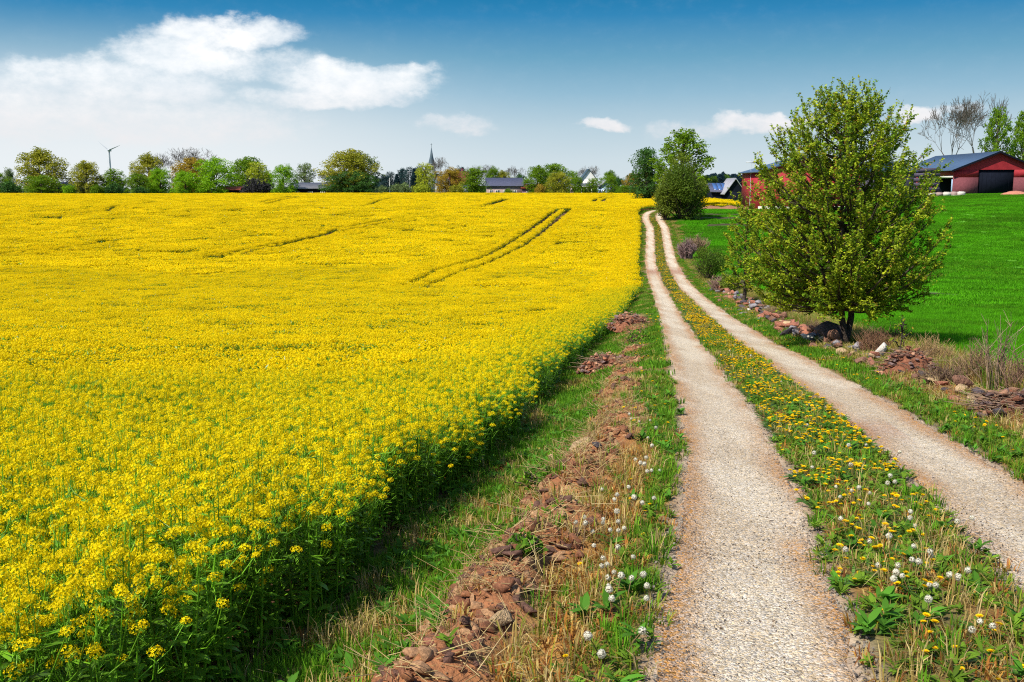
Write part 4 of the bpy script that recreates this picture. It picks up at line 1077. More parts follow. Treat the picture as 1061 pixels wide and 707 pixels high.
def place(kind, x0, x1, ytop, Z, tint, label, group=None, name=None, ybot=None, v=None):
    wood, leaves, Wd, H = KM[kind][v if v is not None else random.randrange(len(KM[kind]))]
    xc = (x0 + x1) / 2; p = at(xc, ytop, Z); g = gz1(p.x, Z); h = p.z - g; wd = (x1 - x0) / F * Z * 1.12
    nm = name or {'spruce': 'spruce_tree', 'pine': 'pine_tree', 'bare': 'bare_tree', 'birch': 'birch_tree'}.get(kind, 'broadleaf_tree')
    sx = wd / Wd; sz = h / H
    r = empty(nm, (p.x, Z, g), random.uniform(0, 6.28), (sx, sx, sz)); tag(r, label, 'tree', group)
    t = bpy.data.objects.new('trunk', wood); COL.objects.link(t); t.parent = r
    if leaves:
        c = bpy.data.objects.new('crown', leaves); COL.objects.link(c); c.parent = r; c.color = (*tint, 1)
    return r
def make_far_trees():
    T = [  # kind, x0, x1, ytop, Z, tint, label
        ('round', -22, 10, 178, 345, GRN, 'low dark green tree cut by the left edge of the photo'),
        ('tall', 2, 16, 174, 400, GRY, 'thin grey green tree just right of the left edge'),
        ('broad', 12, 67, 154, 350, OLV, 'large olive tree, first big crown from the left edge'),
        ('round', 22, 62, 182, 338, GRN, 'dark green undergrowth tree below the first big olive crown'),
        ('broad', 71, 106, 166, 345, OLV, 'medium olive green tree left of the wind turbine'),
        ('airy', 102, 131, 174, 348, GRN, 'small fresh green tree standing in front of the wind turbine tower'),
        ('broad', 134, 172, 159, 372, OLV, 'tall olive tree at the left end of the thick tree group'),
        ('bare', 146, 182, 158, 395, GRY, 'grey leafless tree behind the left end of the thick group'),
        ('bare', 168, 210, 152, 398, GRY, 'tallest grey leafless tree above the thick tree group'),
        ('round', 128, 156, 180, 345, GRN, 'low yellow green round tree right of the wind turbine'),
        ('round', 150, 180, 174, 350, BRT, 'bright green round tree below the tallest leafless tree'),
        ('broad', 174, 222, 163, 368, BRZ, 'bronze olive tree in the middle of the thick group'),
        ('round', 176, 206, 177, 342, BRT, 'small bright green tree left of the largest bright round crown'),
        ('round', 197, 245, 164, 345, BRT, 'largest bright green round crown in the thick group'),
        ('broad', 230, 280, 162, 378, GRN, 'deep green tree with sky gaps right of the bright round crown'),
        ('airy', 252, 282, 167, 355, YGR, 'yellow green tree above the dark purple hedge'),
        ('round', 278, 308, 171, 345, BRT, 'bright green round tree left of the long grey roof'),
        ('airy', 302, 328, 168, 370, GRY, 'thin grey green tree behind the long grey roof'),
        ('bare', 324, 342, 177, 375, GRY, 'small leafless tree between grey roof and big round crown'),
        ('broad', 331, 392, 154, 345, OLV, 'big broad tree standing alone right of the long grey roof'),
        ('airy', 355, 396, 158, 352, GRY, 'grey green right half neighbour of the big lone broad tree'),
        ('round', 336, 394, 178, 339, DRK, 'dark low tree under the big broad crown'),
        ('airy', 428, 453, 168, 345, YGR, 'yellow green tree left of the church spire'),
        ('bare', 448, 468, 162, 420, GRY, 'sparse tree showing right beside the church spire'),
        ('round', 448, 484, 174, 345, BRZ, 'bronze brown round tree right of the church spire'),
        ('tall', 478, 504, 173, 341, GRN, 'dense dark green upright tree left of the slate roofed farmhouse'),
        ('bare', 482, 502, 170, 420, GRY, 'leafless tree top behind the dense green upright tree'),
        ('bare', 498, 516, 170, 425, GRY, 'leafless tree left above the slate roof'),
        ('round', 500, 521, 173, 385, GRN, 'green round tree behind the left end of the slate roof'),
        ('bare', 518, 546, 171, 400, GRY, 'wide leafless tree above the right end of the slate roof'),
        ('broad', 542, 572, 171, 352, GRN, 'green broad tree right of the slate roofed farmhouse'),
        ('broad', 556, 594, 169, 372, GRN, 'taller green tree behind, left of the white veranda house'),
        ('round', 566, 592, 178, 343, OLV, 'round olive green tree at the left corner of the white veranda house'),
        ('bare', 592, 620, 171, 430, GRY, 'leafless tree behind the white veranda house'),
        ('round', 590, 606, 183, 343, GRN, 'small green garden tree in front of the white veranda house'),
        ('airy', 604, 624, 184, 344, GRN, 'loose green garden tree between white house and blue white house'),
        ('broad', 620, 644, 177, 385, GRN, 'green tree behind the blue white house'),
        ('round', 624, 642, 182, 348, GRN, 'round green tree right above the blue white house'),
        ('broad', 644, 668, 179, 350, BRZ, 'reddish bronze bush tree right of the blue white house'),
        ('round', 638, 656, 192, 338, GRN, 'low green bush tree right of the blue white house'),
        ('round', 656, 674, 190, 336, BRT, 'low bright green bush tree under the dark tall tree'),
        ('broad', 508, 534, 177, 392, OLV, 'olive tree top between the leafless trees above the slate roof'),
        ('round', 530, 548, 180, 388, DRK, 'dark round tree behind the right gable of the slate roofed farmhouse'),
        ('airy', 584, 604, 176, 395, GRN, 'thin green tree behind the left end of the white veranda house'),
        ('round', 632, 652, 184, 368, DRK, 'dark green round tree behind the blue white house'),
        ('broad', 660, 682, 176, 330, GRN, 'green broad tree directly left behind the dark tall tree'),
        ('round', 264, 286, 178, 362, GRN, 'green round tree behind the dark purple hedge'),
        ('round', 104, 132, 184, 352, DRK, 'dark green round tree behind the white cabin'),
        ('tall', 654, 688, 152, 232, DRK, 'dark green tall tree left of the birch at the end of the track'),
        ('birch', 676, 740, 131, 187, GRN, 'tall feathery birch rising behind the dense bush by the track'),
        ('bare', 960, 1022, 100, 262, GRY, 'large leafless tree behind the left half of the big red barn'),
        ('bare', 990, 1046, 94, 268, GRY, 'tallest leafless tree behind the ridge of the big red barn'),
        ('birch', 1020, 1052, 108, 258, GRN, 'fresh green birch behind the right half of the big red barn'),
        ('birch', 1046, 1084, 112, 262, GRN, 'green birch cut off by the right edge of the photo'),
    ]
    for r in T: place(*r)
    g = 'dark conifers left of the church'
    for i, (x, y) in enumerate(((398, 180), (405, 177), (411, 180), (416, 174), (423, 172), (429, 174), (434, 172), (394, 184), (440, 176), (478, 172), (486, 178), (390, 182), (520, 182), (610, 184))):
        place(('tall', 'airy', 'spruce')[i % 3], x - 7, x + 7, y, 620 + 9 * (i % 4), (.035, .08, .09), 'dark blue green conifer in the distant row around the church', 'distant conifers around the church', name='conifer_tree')
    # low bushes and hedges at the rim of the rape field
    r = random.Random(4)
    bw = [shrub_mesh(6, 3.2, 2600, .17, ((.7, .7, .7), (1.25, 1.2, 1.1))) for _ in range(3)]
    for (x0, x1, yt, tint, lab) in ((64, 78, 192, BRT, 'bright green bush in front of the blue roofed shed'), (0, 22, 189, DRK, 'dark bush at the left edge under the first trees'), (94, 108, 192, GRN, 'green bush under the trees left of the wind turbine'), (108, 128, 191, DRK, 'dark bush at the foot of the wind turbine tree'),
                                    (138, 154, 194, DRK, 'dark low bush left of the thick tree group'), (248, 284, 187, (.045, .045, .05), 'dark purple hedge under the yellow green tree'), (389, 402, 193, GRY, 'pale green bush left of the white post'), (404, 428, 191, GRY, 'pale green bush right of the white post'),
                                    (426, 446, 192, YGR, 'yellow green bush below the church spire'), (466, 482, 192, OLV, 'olive bush between bronze tree and dense green tree'), (522, 532, 196, GRN, 'small bush against the farmhouse wall'), (552, 566, 192, BRZ, 'brownish bush by the purple lean to')):
        p = at((x0 + x1) / 2, yt, 334); g_ = gz1(p.x, 334); h = p.z - g_; s = (x1 - x0) / F * 334 / 5.2
        e = empty('bush', (p.x, 334, g_), r.uniform(0, 6.28), (s, s, h / 3.0)); tag(e, lab, 'bush')
        w, l = r.choice(bw); a = bpy.data.objects.new('stems', w); COL.objects.link(a); a.parent = e
        c = bpy.data.objects.new('foliage', l); COL.objects.link(c); c.parent = e; c.color = (*tint, 1)
    # distant woods reading as one mass
    q = []
    for k in range(420):
        Z = random.uniform(800, 1150); u = random.uniform(-.62, .62); q.append((u * Z, Z, random.uniform(.7, 1.05)))
    for k in range(260):
        Z = random.uniform(1150, 1300); x = random.uniform(722, 790) + random.gauss(0, 6); hh = 2.3 - abs(x - 745) * .018; q.append(((x - 530.5) / F * Z, Z, max(1.0, hh) * random.uniform(.8, 1)))
    q = np.array(q); n = len(q)
    wm = []
    for kd, tint in (('round', GRN), ('broad', DRK), ('spruce', BLU), ('pine', BLU), ('round', (.05, .11, .03))):
        me = KM[kd][0][1].copy(); a = me.attributes['col']; buf = np.zeros(len(me.vertices) * 4, np.float32); a.data.foreach_get('color', buf); buf = buf.reshape(-1, 4); buf[:, :3] *= np.array(tint); a.data.foreach_set('color', buf.ravel()); wm.append(me)
    scatter('distant_woods', np.column_stack([q[:, 0], q[:, 1], gz(q[:, 0], q[:, 1], False)]), np.column_stack([np.zeros((n, 2)), rng.uniform(0, 6.28, n)]), q[:, 2] * .8, rng.integers(0, 5, n), wm,
            'far off dark green woods along the horizon', 'woods')
make_far_trees()

def make_shrubs():
    def shrub(px, py, wpx, hpx, n, size, cols, label, stems=16, tint=(1, 1, 1), Y=None, name='shrub'):
        if Y is None: x, y = ground_hit(px, py)
        else: y = Y; x = at(px, py, Y).x
        d = y; W_ = wpx / F * d; H_ = hpx / F * d
        w, l = shrub_mesh(W_, H_, n, size, cols, stems)
        e = empty(name, (x, y, gz1(x, y) - .03)); tag(e, label, 'shrub')
        for nm, m in (('stems', w), ('foliage', l)):
            o = bpy.data.objects.new(nm, m); COL.objects.link(o); o.parent = e
        return e
    e = shrub(707, 226, 60, 66, 26000, .13, ((.07, .13, .012), (.17, .22, .02)), 'dense rounded green bush where the track reaches the crest', 40, Y=148)
    shrub(690, 222, 26, 44, 7000, .12, ((.12, .18, .02), (.22, .26, .03)), 'yellow green bush leaning over the track at the left foot of the dense rounded bush', 20, Y=147)
    shrub(736, 272, 42, 36, 7000, .055, ((.06, .13, .012), (.15, .21, .02)), 'green shrub left of the small tree on the stone row', 20, Y=76)
    shrub(757, 285, 26, 22, 2500, .05, ((.10, .17, .015), (.2, .26, .03)), 'low green shrub at the foot of the small tree', 14, Y=62)
    shrub(984, 372, 2, 2, 10, .01, ((.1, .1, .1), (.1, .1, .1)), 'x', 2) if False else None
    for (px, py, w_, h_, n_, lab) in ((545, 606, 46, 30, 420, 'bright leafy green clump growing on the dug soil near the bottom'), (560, 522, 60, 26, 420, 'wide green clump in front of the brown stone on the dug soil'), (661, 357, 34, 16, 260, 'dark green leafy weed clump right of the farthest soil heap'), (520, 560, 44, 22, 300, 'green weed clump at the left foot of the dug soil')):
        x, y = ground_hit(px, py); w1, l1 = shrub_mesh(w_ / F * y, h_ / F * y, n_, .022 * (y / 7) ** .5, ((.08, .20, .015), (.16, .32, .02)), 12)
        e = empty('weed_clump', (x, y, gz1(x, y) - .02)); tag(e, lab, 'plant')
        for nm, m in (('stems', w1), ('foliage', l1)):
            o = bpy.data.objects.new(nm, m); COL.objects.link(o); o.parent = e
    # leafy sapling in front of the big tree
    x, y = ground_hit(936, 382)
    cherry_tree('sapling', x, y + .25, .95, [(.1, .12), (.4, .2), (.7, .16), (1, .04)], 9, 'leafy green sapling sprouting behind the pale boulder', nsec=3, stems=1, leafsize=.028, trunk_r=.012, dens=.6)
    x, y = ground_hit(918, 372)
    # bare twiggy shrubs
    def bare(px, py, wpx, hpx, n, col, label, Y=None, thick=1.0, sub=4):
        if Y is None: x, y = ground_hit(px, py)
        else: y = Y; x = at(px, py, Y).x
        W_ = wpx / F * y; H_ = hpx / F * y
        b = MB(); a = rng.uniform(0, 6.28, n); r = rng.random(n) ** .6
        A = np.column_stack([np.cos(a) * r * W_ * .28, np.sin(a) * r * W_ * .2, np.full(n, -.03)])
        L = H_ * rng.uniform(.5, 1.0, n) * (1 - .35 * r)
        M1 = A + np.column_stack([np.cos(a) * r * W_ * .08, np.sin(a) * r * W_ * .08, L * .5]) + rng.normal(0, .03, (n, 3))
        B = M1 + np.column_stack([np.cos(a) * r * W_ * .16, np.sin(a) * r * W_ * .16, L * .5]) + rng.normal(0, .05, (n, 3))
        t0 = .0035 * thick * (1 + y / 25); cc = np.array(col) * rng.uniform(.6, 1.35, (n, 1))
        b.prisms(A, M1, t0 * 1.3, t0, 3, 0, cc); b.prisms(M1, B, t0, t0 * .4, 3, 0, cc)
        for _ in range(sub):
            k = rng.random((n, 1)); P0 = M1 * (1 - k) + B * k; d = unit(n) * np.array([1, 1, .5]) + np.array([0, 0, .8]); P1 = P0 + d * H_ * rng.uniform(.06, .22, (n, 1)); b.prisms(P0, P1, t0 * .6, t0 * .3, 3, 0, cc)
        e = b.build('bare_shrub', [STRAW]); e.location = (x, y, gz1(x, y)); tag(e, label, 'shrub'); return e
    bare(712, 246, 20, 22, 200, (.32, .21, .20), 'purple twiggy bare shrub right of the track below the dense bush', 98, 2.0, 6)
    bare(724, 236, 26, 20, 120, (.30, .20, .12), 'brown twiggy bare shrub right of the purple one', 105, 2.0, 6)
    bare(752, 292, 36, 20, 240, (.30, .19, .15), 'purple brown bare shrub at the far end of the stone row', 63, 1.6, 6)
    bare(905, 372, 40, 34, 120, (.26, .14, .08), 'reddish bare shrub at the foot of the big tree', None, 1, 5)
    bare(962, 385, 60, 40, 240, (.38, .25, .12), 'dense straw brown thicket behind the red brown earth mound', None, .9, 6)
    bare(1008, 402, 50, 58, 110, (.34, .22, .13), 'tall bare stems above the brown boulder', None, 1.1, 3)
    bare(1030, 412, 40, 100, 26, (.42, .30, .20), 'tallest pale bare stems near the right edge', None, 1.4, 3)
    bare(1056, 418, 44, 66, 90, (.30, .18, .12), 'leaning bare stems at the right edge of the photo', None, 1.1, 3)
    bare(975, 404, 44, 24, 160, (.26, .17, .11), 'low tangled dry twigs between the brown boulder and the earth mound', None, .9, 6)
    bare(845, 350, 40, 20, 120, (.30, .20, .12), 'low dry twigs behind the pale slab left of the big tree', None, .8, 5)
    bare(805, 330, 36, 18, 120, (.34, .24, .13), 'dry twigs growing behind the middle of the stone row', None, .8, 5)
    bare(925, 362, 50, 30, 160, (.36, .24, .10), 'straw coloured thicket left of the leafy sapling', None, .9, 5)
    # dry tall grass between the stones and the green field
    M = [tuft(60, .12, .15, .46, .007, c, .6, flop=.5).mesh('dry_grass', [GRASS]) for c in (STRAWC, STRAWC + OLIVE, RUST + STRAWC, OLIVE + LUSH)]
    q = jgrid(7, 68, .17, lambda y: float(roadx(y)) + 3.1 + .012 * y, lambda y: float(roadx(y)) + 3.9 + .02 * y)
    q = q[rng.random(len(q)) < .85]; n = len(q)
    scatter('dry_grass', np.column_stack([q, gz(q[:, 0], q[:, 1])]), np.column_stack([np.zeros((n, 2)), rng.uniform(0, 6.28, n)]), rng.uniform(.6, 1.2, n), rng.integers(0, 4, n), M,
            'dry straw coloured grass between the stone row and the green field', 'grass')
make_shrubs()

# ------------------------------------------------------------ buildings
M_RED = surf_mat('red_cladding', (.30, .016, .025), .7, .12, 1.5, .5, stripes=('X', 1.3))
M_REDY = surf_mat('red_cladding_side', (.30, .02, .025), .7, .12, 1.5, .5, stripes=('Y', 1.3))
M_SLATE = surf_mat('steel_roof', (.055, .095, .165), .45, .12, .8, .4, stripes=('Y', 1.0), spec=.5)
M_SLATE2 = surf_mat('slate_roof', (.20, .20, .29), .6, .2, 1.2, .4, stripes=('Z', 3.0))
M_GREYR = surf_mat('grey_roof', (.30, .30, .33), .7, .2, 1.0, .4)
M_TILE = surf_mat('clay_tile_roof', (.38, .09, .05), .8, .25, 1.5, .5)
M_BRICK = surf_mat('plinth_blocks', (.16, .045, .055), .9, .2, 2.5, .6)
M_PLAST = surf_mat('pink_render', (.34, .25, .23), .9, .15, 2, .3)
M_WHITE = surf_mat('white_paint', (.78, .77, .74), .6, .06, 2, .2)
M_DARK = surf_mat('dark_opening', (.008, .010, .018), .95, .2, 2, .2, spec=.05)
M_GLASS = surf_mat('window_glass', (.03, .045, .06), .12, .1, 2, 0, spec=.7)
M_BLUEW = surf_mat('pale_blue_wall', (.32, .45, .62), .7, .1, 2, .2)
M_CONC = surf_mat('concrete', (.55, .52, .47), .9, .15, 1.5, .3)
M_TIMBER = surf_mat('grey_timber', (.07, .06, .09), .85, .3, 3, .5)
M_STONEW = surf_mat('church_stone', (.28, .29, .27), .9, .15, .6, .4)
M_SPIRE = surf_mat('dark_spire', (.05, .08, .10), .6, .15, .5, .2)
M_STEEL = surf_mat('turbine_steel', (.50, .53, .57), .5, .05, 1, .1)
M_SOLAR = surf_mat('solar_panel', (.05, .12, .32), .2, .1, .5, .1, spec=.7)

def roof_slabs(w, x0, x1, y0, y1, ze, zr, over=.5, th=.22, mat=0):
    """gable roof, ridge along y between x0 and x1"""
    xm = (x0 + x1) / 2; sl_ = (zr - ze) / (xm - x0)
    for s in (-1, 1):
        xe = xm + s * ((x1 - x0) / 2 + over); zo = ze - over * sl_
        poly = [(xm, zr + th), (xm, zr), (xe, zo), (xe, zo + th)]
        w.prism_y(poly if s > 0 else poly[::-1], y0 - over, y1 + over, mat)
def gable_house(name, label, px0, px1, py_e, py_r, py_b, Y, depth, wall, roofm, ridge='x', cat='house', z_sink=4.0, chimney=None, windows=(), door=None, trim=None):
    """house placed by the photograph; ridge 'x' runs across the view, 'y' away from it"""
    a = at(px0, py_b, Y); b = at(px1, py_b, Y); wd = b.x - a.x; xc = (a.x + b.x) / 2
    g = gz1(xc, Y); zb = min(a.z, g) ; ze = at(px0, py_e, Y).z - zb; zr = at(px0, py_r, Y).z - zb
    root = empty(name, (xc, Y, zb)); tag(root, label, cat)
    w = MB()
    if ridge == 'y':
        w.box(-wd / 2, wd / 2, 0, depth, -1, ze); w.prism_y([(-wd / 2, ze), (wd / 2, ze), (0, zr - .05)], 0.0, depth)
        r = MB(); roof_slabs(r, -wd / 2, wd / 2, 0, depth, ze, zr)
    else:
        w.box(-wd / 2, wd / 2, 0, depth, -1, ze)
        V = np.array([[s * (wd / 2 - .003), y, z] for s in (-1, 1) for (y, z) in ((0, ze), (depth, ze), (depth / 2, zr - .05))]); w.add(V, [[0, 1, 2, 2], [3, 4, 5, 5], [0, 2, 5, 3], [1, 2, 5, 4]])
        r = MB(); sl_ = (zr - ze) / (depth / 2); o = .5
        for s in (-1, 1):
            ye = depth / 2 + s * (depth / 2 + o); zo = ze - o * sl_; ym = depth / 2
            V = [[x, y, z] for x in (-wd / 2 - o, wd / 2 + o) for (y, z) in ((ym, zr + .2), (ym, zr), (ye, zo), (ye, zo + .2))]
            r.add(V, [[0, 1, 2, 3], [4, 5, 6, 7], [0, 1, 5, 4], [1, 2, 6, 5], [2, 3, 7, 6], [3, 0, 4, 7]])
    wo = w.build('wall', [wall], root); ro = r.build('roof', [roofm], root)
    if chimney is not None:
        c = MB(); cx = chimney * wd; c.box(cx - .45, cx + .45, depth / 2 - .4, depth / 2 + .4, zr - .8, zr + 1.1); c.box(cx - .55, cx + .55, depth / 2 - .5, depth / 2 + .5, zr + 1.1, zr + 1.25); c.build('chimney', [M_BRICK], ro)
    for (fx, fz, ww, wh) in windows:
        f = MB(); cx = fx * wd; cz = fz; t_ = .09
        f.box(cx - ww / 2 - t_, cx - ww / 2, -.06, .01, cz - t_, cz + wh + t_); f.box(cx + ww / 2, cx + ww / 2 + t_, -.06, .01, cz - t_, cz + wh + t_)
        f.box(cx - ww / 2, cx + ww / 2, -.06, .01, cz - t_, cz); f.box(cx - ww / 2, cx + ww / 2, -.06, .01, cz + wh, cz + wh + t_); f.box(cx - .03, cx + .03, -.05, .0, cz, cz + wh)
        fo = f.build('window', [M_WHITE], root); p = MB(); p.box(cx - ww / 2, cx + ww / 2, -.03, -.012, cz, cz + wh); p.build('pane', [M_GLASS], fo)
    if door:
        fx, ww, wh = door; d = MB(); d.box(fx * wd - ww / 2, fx * wd + ww / 2, -.05, .01, -.2, wh); d.build('door', [M_DARK], root)
    return root, wd, ze, zr
def make_buildings():
    # big red barn on the right
    Y = 220.0; a = at(987, 199.5, Y); hw = at(1032, 199, Y).x - a.x; base = min(gz1(a.x, Y), a.z); ze = at(987, 176, Y).z - base; zr = at(1032, 157.8, Y).z - base; L = 32
    root = empty('red_barn', (a.x + hw, Y, base)); tag(root, 'long red barn with blue grey steel roof and wide dark door in its gable', 'barn')
    zd = at(1014, 175.7, Y).z - base; x0 = at(1014, 180, Y).x - a.x - hw; x1 = at(1051, 180, Y).x - a.x - hw; zp = at(987, 184, Y).z - base
    w = MB()
    w.box(-hw, x0, 0, .25, zp, ze); w.box(x1, hw, 0, .25, zp, ze); w.prism_y([(-hw, ze), (hw, ze), (0, zr - .05)], 0, .25)
    if zd < ze: w.box(x0, x1, 0, .25, zd, ze)
    w.build('gable_wall', [M_RED], root)
    for xa, xb in ((-hw - .06, x0), (x1, hw + .06)):
        w = MB(); w.box(xa, xb, -.06, .22, -1, zp); w.build('plinth', [M_BRICK], root)
    w = MB()
    for s in (-1, 1):
        xs = (-hw, -hw + .25) if s < 0 else (hw - .25, hw)
        if s < 0:
            w.box(*xs, 9.5, L, -1, ze); w.box(*xs, .26, 9.5, zp + .4, ze)
        else: w.box(*xs, .26, L, -1, ze)
    w.box(-hw, hw, L, L + .25, -1, ze); w.prism_y([(-hw, ze), (hw, ze), (0, zr - .05)], L, L + .25)
    w.build('side_wall', [M_REDY], root)
    w = MB(); w.box(-hw - .05, -hw + .2, .3, 9.5, zp - .1, zp + .38); w.build('lintel', [M_CONC], root)
    w = MB(); w.box(-hw - .1, -hw + .3, .2, .75, -.5, zp - .42); w.build('corner_post', [M_BLUEW], root)
    w = MB(); w.box(-hw + .8, hw - .5, 9.6, 9.9, -1, ze); w.box(-hw + 4.0, -hw + 4.3, .5, 9.55, -1, ze); w.build('dark_interior_backing', [M_DARK], root)  # near-black backing added so the barn openings look unlit inside
    r = MB(); roof_slabs(r, -hw, hw, 0, L, ze, zr, .7, .2); ro = r.build('roof', [M_SLATE], root)
    r = MB()
    for s in (-1, 1):
        sl_ = (zr - ze) / hw; xe = s * (hw + .75)
        p = [(0, zr + .22), (0, zr - .2), (xe, ze - .75 * sl_ - .2), (xe, ze - .75 * sl_ + .22)]
        r.prism_y(p if s > 0 else p[::-1], -.82, -.72)
    r.build('rake_trim', [M_DARK], ro)
    d = MB(); d.box(x0, x1, .30, .38, -.3, max(zd, ze) - .02)
    n = 8
    for k in range(n + 1): xx = x0 + (x1 - x0) * k / n; d.box(xx - .02, xx + .02, .275, .298, -.3, min(zd, ze) - .02)
    d.build('barn_door', [M_DARK], root)
    # apron, concrete blocks, slatted stack, gravel pile
    b = MB(); b.box(a.x - 3, a.x + hw * 1.6, 212.5, 219.9, gz1(a.x, 216) - .5, base + .05); tag(b.build('concrete_apron', [M_CONC]), kind='structure')
    labs = ['first concrete block left of the red barn corner', 'second concrete block left of the red barn corner', 'third concrete block left of the red barn corner', 'concrete block in front of the slatted timber stack', 'leftmost concrete block by the slatted timber stack']
    for i, lab in enumerate(labs):
        p = at(996 - i * 7.5, 199, 213 + (i % 2)); z = gz1(p.x, p.y)
        b = MB(); b.box(-.7, .7, -.4, .4, 0, .75); b.box(-.5, .5, -.2, .2, .751, .86)
        o = b.build('concrete_block', [M_CONC if i % 2 == 0 else M_PLAST]); o.location = (p.x, p.y, z + .05); o.rotation_euler.z = random.uniform(-.2, .2)
        tag(o, lab, 'block', 'concrete blocks by the red barn')
    p = at(960, 199, 214.5); z = gz1(p.x, p.y); wd = 26 / F * 214; h = at(960, 174, 214).z - z
    root = empty('timber_stack', (p.x, 214.5, z)); tag(root, 'dark slatted timber stack standing left of the red barn', 'timber stack')
    for i in range(6):
        b = MB(); zz = h * i / 6; b.box(-wd / 2, wd / 2, 0, 3.0, zz + .12, zz + h / 6 - .06); b.build('board_layer', [M_TIMBER], root)
        b = MB()
        for k in range(4): xx = -wd / 2 + .3 + (wd - .6) * k / 3; b.box(xx - .06, xx + .06, .05, 2.95, zz - .055, zz + .118)
        b.build('spacer', [M_DARK], root)
    p = at(1052, 200, 205); b = MB(); z = gz1(p.x, 205)
    n = 20
    V = [[math.cos(j / n * 6.283) * 3.2 * (1 - i / 6) * random.uniform(.9, 1.1), math.sin(j / n * 6.283) * 2.4 * (1 - i / 6), .9 * (1 - (1 - i / 6) ** 2) + random.uniform(-.05, .05) - .1] for i in range(7) for j in range(n)]
    b.add(V, [[i * n + j, i * n + (j + 1) % n, (i + 1) * n + (j + 1) % n, (i + 1) * n + j] for i in range(6) for j in range(n)], 0, (.42, .17, .11))
    o = b.build('gravel_pile', [CLOD]); o.location = (p.x, 205, z); tag(o, 'reddish gravel pile on the field edge in front of the big barn door', 'gravel pile')
    # second red barn, mostly behind the big tree
    r2, wd, ze, zr = gable_house('red_barn', 'red barn with dark roof partly hidden behind the big leafy tree', 786, 890, 178.3, 163, 207.4, 172, 13, M_RED, M_SLATE, 'y', 'barn', chimney=None,
                                 windows=((-.1, 1.6, 1.0, 1.0), (.1, 1.6, 1.0, 1.0)), door=(.42, 1.6, 2.2))
    b = MB(); b.box(-wd / 2 - .05, wd / 2 + .05, -.06, .02, -1, .35); b.build('plinth', [M_CONC], r2)
    # dark shed between the barns
    gable_house('dark_shed', 'dark low shed seen through the right side of the big tree', 884, 946, 178, 168, 202, 205, 12, M_TIMBER, M_SLATE, 'x', 'shed', door=(0, 3, 3))
    # low solar roof and slanted grey roof left of the second barn
    p0 = at(742, 200, 232); z = gz1(p0.x, 232)
    rt, wd, ze, zr = gable_house('solar_roof_house', 'low house with blue solar panels left of the second red barn', 738, 756, 198.5, 190.5, 204, 236, 8, M_DARK, M_SLATE2, 'x')
    b = MB(); sl_ = math.atan2(zr - ze, 4.0)
    for k in range(3):
        xx = -wd / 2 + .5 + k * (wd - .8) / 3
        V = [[x, y, ze + (y) / 4.0 * (zr - ze) + .26] for (x, y) in ((xx, .3), (xx + (wd - 1.2) / 3, .3), (xx + (wd - 1.2) / 3, 3.6), (xx, 3.6))]; V2 = [[v[0], v[1], v[2] + .06] for v in V]
        b.add(V + V2, [[0, 1, 2, 3], [4, 5, 6, 7], [0, 1, 5, 4], [1, 2, 6, 5], [2, 3, 7, 6], [3, 0, 4, 7]])
    b.build('solar_panel', [M_SOLAR], rt)
    gable_house('grey_roofed_shed', 'shed with steep pale grey roof against the left end of the second red barn', 752, 771, 199, 185.5, 204, 232, 9, M_DARK, M_GREYR, 'y', 'shed')
    # houses behind the rape crest
    gable_house('long_low_house', 'long low house with grey roof, only its roof above the rape field', 300, 343, 195.5, 189.8, 203, 350, 11, M_DARK, M_GREYR, 'x', windows=((-.3, 1.2, 1.4, .9), (0, 1.2, 1.4, .9), (.3, 1.2, 1.4, .9)))
    gable_house('brown_roofed_shed', 'small shed with brown roof left of the dark purple hedge', 226, 248, 197, 193.6, 203, 345, 8, M_DARK, M_TILE, 'x', 'shed')
    gable_house('blue_roofed_shed', 'dark blue shed between the first and second olive trees', 58, 80, 195, 189, 204, 356, 9, surf_mat('dark_blue_wall', (.02, .035, .10), .7), M_SLATE2, 'x', 'shed')
    gable_house('blue_walled_shed', 'small dark blue shed behind the second olive tree', 82, 94, 197, 192, 204, 358, 7, surf_mat('navy_wall', (.03, .05, .13), .7), M_SLATE2, 'x', 'shed')
    gable_house('white_cabin', 'tiny white cabin at the foot of the turbine tree', 115, 122, 197, 194.5, 204, 350, 5, M_WHITE, M_GREYR, 'y', 'cabin')
    gable_house('farmhouse', 'farmhouse with long slate blue roof and pinkish walls at the rape field rim', 504, 541, 192.6, 184.8, 203, 352, 10, M_PLAST, M_SLATE2, 'x', windows=((-.36, 1.4, 1.0, 1.2), (-.18, 1.4, 1.4, 1.2), (.02, 1.4, 1.0, 1.2), (.30, 1.4, 1.0, 1.2)), door=(.18, 1.1, 2.2), chimney=None)
    gable_house('purple_lean_to', 'low purplish outbuilding joined to the right end of the slate roofed farmhouse', 541, 561, 195.2, 191.5, 203, 351, 7, surf_mat('purple_wall', (.17, .10, .14), .8), M_TILE, 'x', 'outbuilding', windows=((-.2, 1.2, 1.0, 1.0),), door=(.25, 1.0, 2.0))
    gable_house('red_roofed_house', 'house with red tile roof peeping out beside the bronze tree', 466, 484, 190, 178, 204, 372, 9, M_WHITE, M_TILE, 'x', chimney=.2)
    gable_house('white_gabled_house', 'white house with dark steep gable roof above the garden trees', 602, 618, 186, 175.5, 204, 378, 12, M_WHITE, M_SPIRE, 'y', windows=((0, 4.5, 1.1, 1.3), (-.25, 1.5, 1.0, 1.3), (.25, 1.5, 1.0, 1.3)), chimney=None)
    vr, wd, ze, zr = gable_house('veranda_house', 'low pale house with white veranda posts at the rape field rim', 592, 618, 193.5, 190.6, 203, 348, 8, M_PLAST, M_GREYR, 'x', windows=((-.3, 1.3, 1.5, 1.2), (.1, 1.3, 1.5, 1.2)))
